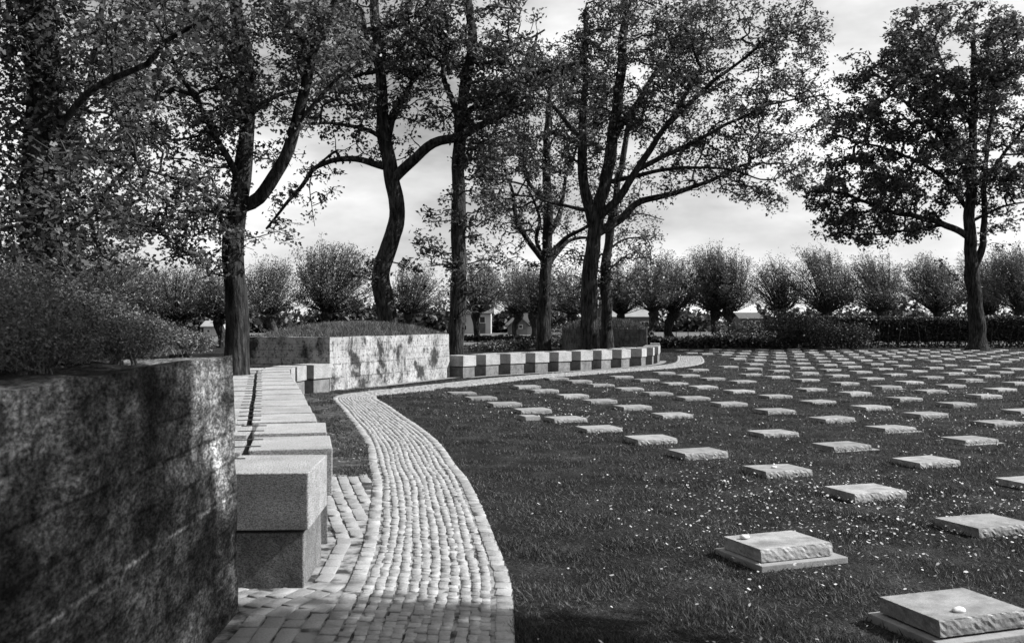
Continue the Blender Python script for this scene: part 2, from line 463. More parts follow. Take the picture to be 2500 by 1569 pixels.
# apron of larger setts between the near wall, the first blocks and the path
V = [(-2.4, 2.6, 0.002), (-0.6, 2.6, 0.002), (-0.7, 6.2, 0.002), (-0.9, 8.2, 0.002), (-1.2, 10.4, 0.002), (-2.2, 10.4, 0.002), (-2.0, 8.4, 0.002), (-2.4, 6.0, 0.002)]
apron = mk('apron', V, np.array([list(range(8))]), M['bed'])
tag(apron, kind='structure')
ay = np.array([2.6, 5.6, 6.1, 7.3, 8.3, 9.3, 10.4]); ax_ = np.array([-1.40, -1.47, -1.24, -1.30, -1.56, -1.82, -2.08])
specs = []
for c in range(-7, 14):
    y = 2.75+random.uniform(0, .15)
    while y < 10.35:
        l = random.uniform(.13, .20)
        yc = y+l/2
        x0 = float(np.interp(yc, ay, ax_))
        x = x0+(c+.5)*0.112
        lim_r = float(np.interp(yc, CL[:110, 1], CL[:110, 0]-CL[:110, 2]/2))-0.055
        if yc < 5.62: ok = x > np.interp(yc, [2.6, 5.6], [-1.42, -1.50])
        elif yc < 6.0: ok = x > -2.2
        else: ok = c >= 0
        if ok and x < lim_r:
            a = math.atan2(float(np.interp(yc+.2, ay, ax_))-float(np.interp(yc-.2, ay, ax_)), .4)
            specs.append((x, yc, -0.006+random.gauss(0, .004), -a+random.gauss(0, .03), l*.96, 0.112*random.uniform(.82, .9), 0.04))
        y += l
lay_setts(apron, specs, 290)

# ------------------------------------------------------------------ granite blocks
def block_mesh(name, sx, sy, sz, bev, seed, mat):
    bm = bmesh.new()
    bmesh.ops.create_cube(bm, size=1)
    for v in bm.verts:
        v.co = Vector((v.co.x*sx, v.co.y*sy, v.co.z*sz))
    bmesh.ops.bevel(bm, geom=bm.edges[:], offset=bev, segments=2, affect='EDGES', profile=0.6)
    bmesh.ops.subdivide_edges(bm, edges=[e for e in bm.edges if e.calc_length() > .2], cuts=3, use_grid_fill=True)
    for v in bm.verts:
        n = mnoise.noise_vector(v.co*6+Vector((seed*3.1, seed, 0)))
        v.co += n*0.0012
    me = bpy.data.meshes.new(name)
    bmesh.ops.recalc_face_normals(bm, faces=bm.faces[:])
    bm.to_mesh(me); bm.free(); me.materials.append(mat)
    return me
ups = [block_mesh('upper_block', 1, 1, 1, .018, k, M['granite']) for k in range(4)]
lows = [block_mesh('base_block', 1, 1, 1, .015, k+9, M['shaded_granite_base']) for k in range(4)]
CLAMP = block_mesh('clamp', .22, .014, .008, .003, 3, M['iron'])

def granite_block(corner, d, length, width, h, label, group, k, clamp=False):
    """corner: path-side near corner on the ground, d: direction along the row"""
    d = Vector((d[0], d[1], 0)).normalized()
    n = Vector((d.y, -d.x, 0))             # towards the path
    c = Vector((corner[0], corner[1], 0))+d*length/2-n*width/2
    e = empty('granite_block', c, math.atan2(d.y, d.x)-math.pi/2)
    tag(e, label, 'stone block', group)
    hu = h*.49
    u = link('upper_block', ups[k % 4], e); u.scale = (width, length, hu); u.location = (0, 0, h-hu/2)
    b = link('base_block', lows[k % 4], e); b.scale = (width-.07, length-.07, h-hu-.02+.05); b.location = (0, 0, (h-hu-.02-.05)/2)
    if clamp:
        for q in (-.26, .26):
            cl = link('clamp', CLAMP, e); cl.location = (-width/2-.03, q*length, h+.003)
    return e

for k, (p, d) in enumerate(zip(ROW_A, ROW_A_DIR)):
    last = k >= len(ROW_A)-2
    h = float(np.interp(p[1], [6, 22], [.717, .65]))
    L_ = .83 if k < 2 else (.66 if last else .80)
    if k == 0: lab, g = 'pale granite block on shade-darkened base, first of its row, beside the lichen covered wall', None
    elif last: lab, g = 'narrow pale granite block with dark side beside the pale concrete bunker', 'end blocks of the near row at the bunker'
    else: lab, g = ORD[k]+' granite block of the path side line, counted from the lichen covered wall', 'path side blocks of the double row'
    granite_block(p, d, L_, .60, h, lab, g, k, clamp=(k < len(ROW_A)-3))
    if not last:
        dd = Vector((d[0], d[1], 0)).normalized(); n = Vector((dd.y, -dd.x, 0))
        q = Vector((p[0], p[1], 0))-n*.655+dd*random.uniform(-.03, .03)
        granite_block((q.x, q.y), d, L_+random.uniform(-.05, .03), .62, h-.012, ORD[k]+' granite block of the rear line, counted from the lichen covered wall', 'rear blocks of the double row', k+2)
blen = [.62,.66,.68,.66,.64,.66,.66,.66,.60,.5,.6,.6]
for k, p in enumerate(ROW_B):
    a = ROW_B[max(0, k-1)]; b = ROW_B[min(len(ROW_B)-1, k+1)]
    d = (b[0]-a[0], b[1]-a[1])
    if k == 8: d = (.42, .9)
    if k == 9: d = (.25, .97)
    lab = ORD[k]+' granite block of the striped row, counted from the grass covered bunker'
    granite_block(p, d, blen[k], .62, .635, lab, 'blocks of the row between the bunkers', k)
    dd = Vector((d[0], d[1], 0)).normalized(); n = Vector((dd.y, -dd.x, 0))
    if 1 < k < 10:
        q = Vector((p[0], p[1], 0))-n*.70
        granite_block((q.x, q.y), d, blen[k], .55, .62, 'rear granite block behind the '+ORD[k].lower()+' block of the striped row', 'rear blocks between the bunkers', k+1)
granite_block((6.62, 44.0), (.12, 1), .7, .42, .62, 'single granite block beside the far dark bunker', None, 1)

# ------------------------------------------------------------------ bunkers
def prism(name, poly, h, mat, parent, batter=0.0, cuts=0, amp=0.0, z0=-.15, seed=0, edge_amp=0.0):
    bm = bmesh.new()
    c = Vector((sum(p[0] for p in poly)/len(poly), sum(p[1] for p in poly)/len(poly), 0))
    lo = [bm.verts.new((p[0], p[1], z0)) for p in poly]
    up = []
    for p in poly:
        v = Vector((p[0], p[1], 0)); d = (c-v).normalized()
        up.append(bm.verts.new((p[0]+d.x*batter, p[1]+d.y*batter, h)))
    n = len(poly)
    for i in range(n):
        bm.faces.new((lo[i], lo[(i+1) % n], up[(i+1) % n], up[i]))
    bm.faces.new(up)
    if cuts:
        bmesh.ops.triangulate(bm, faces=[f for f in bm.faces if len(f.verts) != 4])
        for _ in range(cuts):
            bmesh.ops.subdivide_edges(bm, edges=[e for e in bm.edges if e.calc_length() > 0.09], cuts=1, use_grid_fill=True)
        for v in bm.verts:
            q = v.co*3+Vector((seed, 0, 0))
            dlt = mnoise.noise_vector(q)*amp+mnoise.noise_vector(q*5)*amp*.4
            if v.co.z > h-.06:
                dlt += Vector((0, 0, mnoise.noise(v.co*4)*edge_amp+mnoise.noise(v.co*15)*edge_amp*.5))
            v.co += dlt
    return bmo(name, bm, mat, parent, smooth=False)

def dome(name, poly, h, top, mat, parent, n=26, inset=0.12):
    """earth mound lying on a polygonal roof"""
    P = np.array(poly); c = P.mean(0)
    V = []; F = []
    rings = 9; m = 40
    per = np.vstack([P, P[:1]]); sl = np.concatenate([[0], np.cumsum(np.linalg.norm(np.diff(per, axis=0), axis=1))])
    tt = np.linspace(0, sl[-1], m, endpoint=False)
    bxp = np.c_[np.interp(tt, sl, per[:, 0]), np.interp(tt, sl, per[:, 1])]
    for r in range(rings+1):
        f = r/rings
        for k in range(m):
            q = bxp[k]; dv = q-c; dl = np.linalg.norm(dv)
            e = c+dv*(1-inset/dl)*f if False else c+dv*f*(dl-inset)/dl
            zz = h-.05+(top+.05)*(1-f**2.4)+0.03*mnoise.noise(Vector((e[0]*2, e[1]*2, 0)))
            V.append((e[0], e[1], zz))
    for r in range(rings):
        for k in range(m):
            F.append((r*m+k, r*m+(k+1) % m, (r+1)*m+(k+1) % m, (r+1)*m+k))
    o = mk(name, V, np.array(F), mat, parent, smooth=True)
    return o

def blades(name, P, hmin, hmax, wd, mat, parent=None, lean=0.5, two=False):
    """grass blades as single bent triangles/quads standing at points P"""
    n = len(P)
    a = rng.uniform(0, 2*np.pi, n); h = rng.uniform(hmin, hmax, n)
    wd = np.broadcast_to(wd, n)
    ln = rng.normal(0, lean, (n, 2))*h[:, None]
    dx, dy = np.cos(a)*wd/2, np.sin(a)*wd/2
    b0 = P+np.c_[dx, dy, np.zeros(n)]; b1 = P-np.c_[dx, dy, np.zeros(n)]
    tp = P+np.c_[ln, h]
    V = np.stack([b0, b1, tp], 1).reshape(-1, 3)
    F = np.arange(3*n).reshape(n, 3)
    return tag(mk(name, V, F, mat, parent), kind='stuff')

def dome_points(poly, h, top, n, inset=.12):
    P = np.array(poly); c = P.mean(0)
    pts = []
    tri = [(c, P[i], P[(i+1) % len(P)]) for i in range(len(P))]
    ar = np.array([abs(np.cross(b-a, d-a)) for a, b, d in tri]); ar = ar/ar.sum()
    per = []
    for (a, b, d), q in zip(tri, ar):
        m = int(n*q)
        u, v = rng.random(m), rng.random(m)
        f = np.sqrt(u)
        e = a+(b-a)*(f*(1-v))[:, None]+(d-a)*(f*v)[:, None]
        zz = h-.06+(top+.05)*(1-f**2.4)
        e = c+(e-c)*.97
        pts.append(np.c_[e, zz])
    return np.vstack(pts)

# near bunker wall on the left
b1 = empty('concrete_bunker', (-3.9, 2.0, 0))
tag(b1, 'near concrete bunker wall with dark lichen and low shrubs along its top', 'bunker')
P1 = [(-1.33, -2.0), (-1.545, 5.58), (-6.5, 5.9), (-6.5, -2.0)]
def loc(o, root):
    o.location = -Vector(root.location); return o
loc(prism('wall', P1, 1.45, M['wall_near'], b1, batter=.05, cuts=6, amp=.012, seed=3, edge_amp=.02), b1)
loc(dome('mound', P1, 1.42, .24, M['earth'], b1, inset=.22), b1)
# middle bunker
b2 = empty('concrete_bunker', (-4.0, 26.0, 0))
tag(b2, 'pale concrete bunker with black stains and a grass covered roof beside the path', 'bunker')
P2 = [(-4.25, 22.9), (-1.80, 28.4), (-3.75, 29.3), (-6.35, 23.45)]
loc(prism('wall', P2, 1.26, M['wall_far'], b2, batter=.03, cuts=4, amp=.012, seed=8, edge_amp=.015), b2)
loc(dome('mound', P2, 1.25, .30, M['earth'], b2), b2)
loc(blades('grass', dome_points(P2, 1.25, .30, 16000), .05, .14, .018, M['mound_grass'], b2, lean=.6), b2)
# far bunker
b3 = empty('concrete_bunker', (4.6, 47.0, 0))
tag(b3, 'far dark concrete bunker with earth mound behind a large oak trunk', 'bunker')
P3 = [(3.0, 45.1), (6.19, 45.0), (6.75, 49.0), (3.2, 50.0), (2.35, 46.6)]
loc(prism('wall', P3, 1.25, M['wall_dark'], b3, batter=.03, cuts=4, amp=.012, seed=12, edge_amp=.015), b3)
loc(dome('mound', P3, 1.24, .42, M['earth'], b3), b3)
loc(blades('grass', dome_points(P3, 1.24, .42, 9000), .06, .2, .03, M['grass'], b3, lean=.6), b3)

# ------------------------------------------------------------------ grave plates on a grid
U = np.array((-.33, .944)); U /= np.linalg.norm(U)
Nn = np.array((U[1], -U[0]))
def plate_mesh(seed):
    """sawn top, rock-faced sides that lean outwards, the left undercut to deepen its shade"""
    lx, ly, lz = .575/2, .445/2, .085
    per = []
    nx_, ny_ = 26, 20
    for a in range(nx_): per.append((-lx+2*lx*a/nx_, -ly, 0, -1))
    for a in range(ny_): per.append((lx, -ly+2*ly*a/ny_, 1, 0))
    for a in range(nx_): per.append((lx-2*lx*a/nx_, ly, 0, 1))
    for a in range(ny_): per.append((-lx, ly-2*ly*a/ny_, -1, 0))
    m = len(per); V = []; F = []
    lev = [(.5, 0, .0025), (.40, .003, .003), (.17, .008, .0042), (-.10, .010, .005), (-.32, .011, .0045), (-.5, .011, .003)]
    for (z, outw, amp) in lev:
        for (x, y, nx, ny) in per:
            n1 = mnoise.noise_vector(Vector((x*55+seed*5, y*55, z*9)))
            n2 = mnoise.noise_vector(Vector((x*110+seed*5, y*110, z*17)))
            d = outw*(-.4 if nx < -.5 else 1)+amp*(n1.x*1.1+n2.x*.8)  # left side shaped inwards so that it falls into deeper shade
            V.append((x+nx*d+amp*.4*n2.y, y+ny*d+amp*.4*n2.z, z*lz+(amp*.35*n1.y if z < .45 else 0)))
    for q in range(len(lev)-1):
        for k in range(m):
            F.append((q*m+k, (q+1)*m+k, (q+1)*m+(k+1) % m, q*m+(k+1) % m))
    me = bpy.data.meshes.new('slab')
    me.from_pydata(V, [], F+[tuple(range(m))])
    me.update(); me.materials.append(M['plate'])
    return me
PL = [plate_mesh(k) for k in range(6)]
PLINTH = block_mesh('plinth', .70, .57, .12, .006, 5, M['plinth'])
PLATES = []
angn = math.atan2(Nn[1], Nn[0])
BASE_N = 3.98; BASE_U = 5.93
special = {}
for i in range(0, 24):
    for k in range(-2, 44):
        n_ = BASE_N+2.0*i; u_ = BASE_U+1.455*k
        p = n_*Nn+u_*U
        X, Y = p*(1.03 if i else 1.0)
        X += rng.normal(0, .035); Y += rng.normal(0, .04)
        if (i, k) == (0, 0): X, Y = 1.85, 6.87
        if (i, k) == (0, -1): X, Y = 2.37, 5.30
        if Y < 4.2 or Y > 55.5: continue
        if X > .56*Y+1.0 or X < -.56*Y-1: continue
        # the field ends short of the path
        d = np.hypot(CL[:, 0]-X, CL[:, 1]-Y).min()
        if i == 0 and u_ > 6.6: continue
        if i == 1 and u_ > 20.9: continue
        side = X-float(left_limit(np.array([Y]))[0])
        if d < 1.15 or side < 1.5: continue
        if Y > 22 and side < 2.1: continue
        if Y > 47 and X < 8.5: continue
        if Y > 36 and 6.0 < X < 9.6 and d < 1.9: continue
        if rng.random() < .03 and Y > 12: continue
        PLATES.append((i, k, X, Y))
print('plates', len(PLATES))
stone_on = {(0, 0): (-.20, .09), (1, 2): (-.05, -.02), (0, -1): (-.08, -.135)}
for (i, k, X, Y) in PLATES:
    e = empty('grave_plate', (X, Y, 0), angn+rng.normal(0, .018))
    e.rotation_euler.x = rng.normal(0, .008); e.rotation_euler.y = rng.normal(0, .008)
    hz = rng.normal(0, .006)
    big = i == 0
    sl = link('slab', PL[(i*5+k*3) % 6], e); sl.location = (0, 0, (.078 if big else .012)+hz)
    pl = link('plinth', PLINTH, e); pl.location = (0.02, -.01, -.03 if big else (-.066 if rng.random() < .15 else -.1))
    if (i, k) in stone_on:
        tag(e, {(0, 0): 'granite grave plate with a white pebble on its rear corner and pale plinth showing', (1, 2): 'flat granite grave plate with a small white pebble at its left',
                (0, -1): 'large grey grave plate with a white pebble near its front edge'}[(i, k)], 'grave plate', 'grave plates on the lawn')
    else:
        q = sorted([p[1] for p in PLATES if p[0] == i], reverse=True).index(k)
        if Y < 34 and 0 < i < 10 and q < 20:
            tag(e, ORD[q]+' grave plate from the path end of the '+ORD[i]+' line of plates', 'grave plate', 'grave plates on the lawn')
        else:
            tag(e, 'small flat grave plate in the crowded rows towards the hedge', 'grave plate', 'grave plates on the lawn')
def pebble(X, Y, Z, s, label):
    bm = bmesh.new(); bmesh.ops.create_icosphere(bm, subdivisions=3, radius=1)
    for v in bm.verts:
        v.co += mnoise.noise_vector(v.co*1.2+Vector((X, Y, 0)))*.18
        v.co = Vector((v.co.x*s, v.co.y*s*.7, v.co.z*s*.42))
    o = bmo('pebble', bm, M['pebble'], smooth=True)
    o.location = (X, Y, Z+s*.36); o.rotation_euler = (0, 0, .4)
    tag(o, label, 'pebble')
for (i, k, X, Y) in PLATES:
    if (i, k) in stone_on:
        a, b = stone_on[(i, k)]
        p = np.array((X, Y))+a*Nn+b*U
        pebble(p[0], p[1], .121 if i == 0 else .055, {(0, 0): .040, (1, 2): .034, (0, -1): .040}[(i, k)],
               {(0, 0): 'white pebble on the rear corner of a grave plate with a wide plinth', (1, 2): 'small white pebble on a flat plate further up the lawn',
                (0, -1): 'white pebble near the front edge of the large grey plate'}[(i, k)])
bm = bmesh.new(); bmesh.ops.create_cube(bm, size=1)
for v in bm.verts: v.co = Vector((v.co.x*.30+.05*v.co.y, v.co.y*.34, v.co.z*.08))
bmesh.ops.bevel(bm, geom=bm.edges[:], offset=.012, segments=2, affect='EDGES')
o = bmo('marker_stone', bm, M['plinth']); gx, gy = gp(1292, 1017, .04); o.location = (gx, gy, .02); o.rotation_euler = (0, .03, .5)
tag(o, 'small pale flat stone lying on the grass beside a grave plate', 'stone')

# ------------------------------------------------------------------ grass, petals
def scatter(n, power, ymin, ymax, spread=.60):
    u = rng.random(n)
    q = 1-power
    Y = (ymin**q+u*(ymax**q-ymin**q))**(1/q) if abs(q) > 1e-6 else ymin*(ymax/ymin)**u
    X = rng.uniform(-1, 1, n)*(spread*Y+1.2)
    return X, Y
PX = np.array([p[2] for p in PLATES]); PY = np.array([p[3] for p in PLATES])
def off_plates(X, Y, m=0.0):
    r = np.ones(len(X), bool)
    for px_, py_ in zip(PX, PY):
        dx, dy = X-px_, Y-py_
        a = np.abs(dx*Nn[0]+dy*Nn[1]) < .29+m; b = np.abs(dx*U[0]+dy*U[1]) < .225+m
        r &= ~(a & b)
    return r
def on_lawn(X, Y):
    keep = ~in_path(X, Y, -.012)
    ll = left_limit(Y)
    keep &= X > ll+.25
    xc = np.interp(Y, CL[:230, 1], CL[:230, 0])
    keep &= ~((Y < 21.3) & (X < xc))
    return keep
X, Y = scatter(950000, 1.15, 3.3, 58)
k = on_lawn(X, Y); X, Y = X[k], Y[k]
k = off_plates(X, Y, -.02); X, Y = X[k], Y[k]
tuft = np.sin(X*5.1+np.sin(Y*3.7)*2)+np.sin(Y*6.3+np.sin(X*4.1)*2)
k = rng.random(len(X)) < .62+.19*tuft; X, Y = X[k], Y[k]
tuft = tuft[k]
P = np.c_[X, Y, np.full(len(X), -.012)]
wd = .0028+.00075*Y
g = blades('grass', P, .011, .034, wd, M['grass'], lean=.75)
hsc = np.repeat(np.clip(.85+.28*tuft, .4, 1.7)*rng.uniform(.6, 1.4, len(X)), 3)
co = np.empty(len(g.data.vertices)*3, np.float32); g.data.vertices.foreach_get('co', co); co = co.reshape(-1, 3)
co[:, 2] = -.012+(co[:, 2]+.012)*hsc
g.data.vertices.foreach_set('co', co.ravel())
tag(g, 'short dark mown grass covering the lawn between plates', 'grass')
# taller tufts against the plates
T = []
for (i, kk, px_, py_) in PLATES:
    if py_ > 30: continue
    m = int(340/(1+py_*.12))
    a = rng.uniform(-.36, .36, m); b = rng.uniform(-.30, .30, m)
    edge = (np.abs(a) > .29) | (np.abs(b) > .225)
    if i == 0: edge &= ~((a > -.2) & (b < -.2)) & ~(a > .25)
    p = np.c_[px_+a*Nn[0]+b*U[0], py_+a*Nn[1]+b*U[1]][edge]
    T.append(np.c_[p, np.full(len(p), -.01)])
T = np.vstack(T)
g2_ = blades('tall_grass', T, .03, .065, .004+.0008*T[:, 1], M['grass'], lean=.45)
tag(g2_, 'longer grass tufts growing against the plate edges', 'grass')
# blades along the soil strip and behind the blocks
X, Y = scatter(90000, .6, 6, 56)
ll = left_limit(Y)
k = (X < ll-1.5) & (X > ll-16) & (Y > 8)
k &= rng.random(len(X)) < .55+.3*np.sin(X*2.2+np.sin(Y*1.7)*2)
X2 = rng.uniform(-5, -1, 260000); Y2 = rng.uniform(10.3, 24.2, 260000)
xc = np.interp(Y2, CL[:230, 1], CL[:230, 0])
k2 = (X2 > left_limit(Y2)-.05) & ((X2 < xc) | (Y2 > 21)) & ~in_path(X2, Y2, .0)
cl = np.sin(X2*6+2*np.sin(Y2*2.1))+np.sin(Y2*3.3+2*np.sin(X2*4.4))+.6*np.sin(X2*17+Y2*11)
k2 &= rng.random(len(X2)) < np.clip(.28+.38*cl, .03, 1)
X = np.concatenate([X[k], X2[k2]]); Y = np.concatenate([Y[k], Y2[k2]])
g3_ = blades('rough_grass', np.c_[X, Y, np.full(len(X), -.002)], .012, .05, .003+.0009*Y, M['grass'], lean=.7)
tag(g3_, 'patchy rough grass on the bare soil beside the stone blocks', 'grass')

def discs(name, P, r, mat, label, cat, tilt=.35):
    n = len(P)
    m = 6
    a = np.linspace(0, 2*np.pi, m, endpoint=False)[None]+rng.uniform(0, 6, (n, 1))
    rr = r[:, None]*rng.uniform(.65, 1.15, (n, m))
    asp = rng.uniform(.45, 1, (n, 1))
    x = np.cos(a)*rr; y = np.sin(a)*rr*asp
    th = rng.uniform(0, 2*np.pi, (n, 1)); tl = rng.normal(0, tilt, (n, 2))
    xr = x*np.cos(th)-y*np.sin(th); yr = x*np.sin(th)+y*np.cos(th)
    z = xr*tl[:, :1]+yr*tl[:, 1:]
    V = np.stack([P[:, :1]+xr, P[:, 1:2]+yr, P[:, 2:]+z], -1).reshape(-1, 3)
    F = np.arange(n*m).reshape(n, m)
    return tag(mk(name, V, F, mat), label, cat, kind='stuff')
X, Y = scatter(130000, 1.05, 3.6, 46)
k = on_lawn(X, Y); X, Y = X[k], Y[k]
k = off_plates(X, Y, .03); X, Y = X[k], Y[k]
dens = .05+.38*np.clip(np.sin(X*.9+1.2*np.sin(Y*.45))+np.sin(Y*.8+X*.3), 0, 2)/2
xr_ = np.clip((X-np.interp(Y, CL[:230, 1], CL[:230, 0])-.4)/3.0, .12, 1)
k = rng.random(len(X)) < dens*xr_; X, Y = X[k], Y[k]
discs('petals', np.c_[X, Y, np.full(len(X), .03)], rng.uniform(.003, .015, len(X))*(1+.014*Y), M['petal'], 'small white petals and daisies scattered over the dark lawn', 'petals')
print('petals', len(X))

X = rng.uniform(-5, -1, 40000); Y = rng.uniform(10.3, 24.2, 40000)
k = (X > left_limit(Y)+.03) & ((X < np.interp(Y, CL[:230, 1], CL[:230, 0])) | (Y > 21)) & ~in_path(X, Y, .02)
k &= rng.random(len(X)) < np.clip(.10+.25*np.sin(X*5+np.sin(Y*1.9)*2), .02, 1)
X, Y = X[k], Y[k]
discs('soil_crumbs', np.c_[X, Y, np.full(len(X), .016)], rng.uniform(.006, .02, len(X)), M['gravel'], 'pale crumbs of stone and dry leaf on the bare soil', 'gravel', tilt=.3)

# ------------------------------------------------------------------ trees
def frustums(A, B, ra, rb, k):
    """open tubes between points A and B"""
    n = len(A)
    d = B-A; l = np.linalg.norm(d, axis=1, keepdims=True)+1e-9; d = d/l
    ref = np.where(np.abs(d[:, 2:3]) < .9, np.array([[0, 0, 1.]]), np.array([[1., 0, 0]]))
    u = np.cross(d, ref); u /= np.linalg.norm(u, axis=1, keepdims=True)+1e-9
    v = np.cross(d, u)
    a = np.linspace(0, 2*np.pi, k, endpoint=False)
    ring = u[:, None, :]*np.cos(a)[None, :, None]+v[:, None, :]*np.sin(a)[None, :, None]
    VA = A[:, None, :]+ring*ra[:, None, None]; VB = B[:, None, :]+ring*rb[:, None, None]
    V = np.concatenate([VA, VB], 1).reshape(-1, 3)
    j = np.arange(k); jn = (j+1) % k
    f = np.stack([j, jn, jn+k, j+k], 1)
    F = (f[None]+(np.arange(n)*2*k)[:, None, None]).reshape(-1, 4)
    return V, F

def limb_tube(C, R, k, seed, rough=.08):
    """one continuous bark tube along the points C with radii R"""
    n = len(C)
    T = np.gradient(C, axis=0); T /= np.linalg.norm(T, axis=1)[:, None]+1e-9
    u = np.cross(T[0], (0, 1, 0.2)); u /= np.linalg.norm(u)
    V = []
    a = np.linspace(0, 2*np.pi, k, endpoint=False)
    for i in range(n):
        u = u-T[i]*np.dot(u, T[i]); u /= np.linalg.norm(u); v = np.cross(T[i], u)
        for q in a:
            rr = R[i]*(1+rough*mnoise.noise(Vector((math.cos(q)*1.3+seed, math.sin(q)*1.3, C[i][2]*1.1)))*2
                       +rough*.5*mnoise.noise(Vector((math.cos(q)*4, math.sin(q)*4+seed, C[i][2]*2.5))))
            V.append(C[i]+(u*math.cos(q)+v*math.sin(q))*rr)
    V = np.array(V)
    j = np.arange(k); jn = (j+1) % k
    f = np.stack([j, jn, jn+k, j+k], 1)
    F = (f[None]+(np.arange(n-1)*k)[:, None, None]).reshape(-1, 4)
    return V, F

OAK = np.array([(0, 0), (.28, .22), (.40, .12), (.66, .34), (1.0, .05), (.72, -.30), (.46, -.12), (.25, -.22)])
RHO = np.array([(0, 0), (.45, .30), (1, 0), (.55, -.30)])
NAR = np.array([(0, 0), (.45, .10), (1, 0), (.5, -.10)])
def leaves(name, P, size, shape, mat, parent, up=.5, wind=None, droop=0.0):
    n = len(P)
    nrm = rng.normal(0, 1, (n, 3)); nrm[:, 2] = np.abs(nrm[:, 2])+up
    nrm /= np.linalg.norm(nrm, axis=1)[:, None]
    d = rng.normal(0, 1, (n, 3)); d[:, 2] -= droop
    if wind is not None: d += np.asarray(wind)
    d -= nrm*(d*nrm).sum(1)[:, None]; d /= np.linalg.norm(d, axis=1)[:, None]+1e-9
    e = np.cross(nrm, d)
    s = size*rng.uniform(.6, 1.25, n)
    m = len(shape)
    fold = np.abs(shape[:, 1])*.35-(shape[:, 0]**2)*.12
    V = P[:, None, :]+(d[:, None, :]*shape[None, :, 0, None]+e[:, None, :]*shape[None, :, 1, None]+nrm[:, None, :]*fold[None, :, None])*s[:, None, None]
    o = mk(name, V.reshape(-1, 3), np.arange(n*m).reshape(n, m), mat, parent)
    return tag(o, kind='stuff')

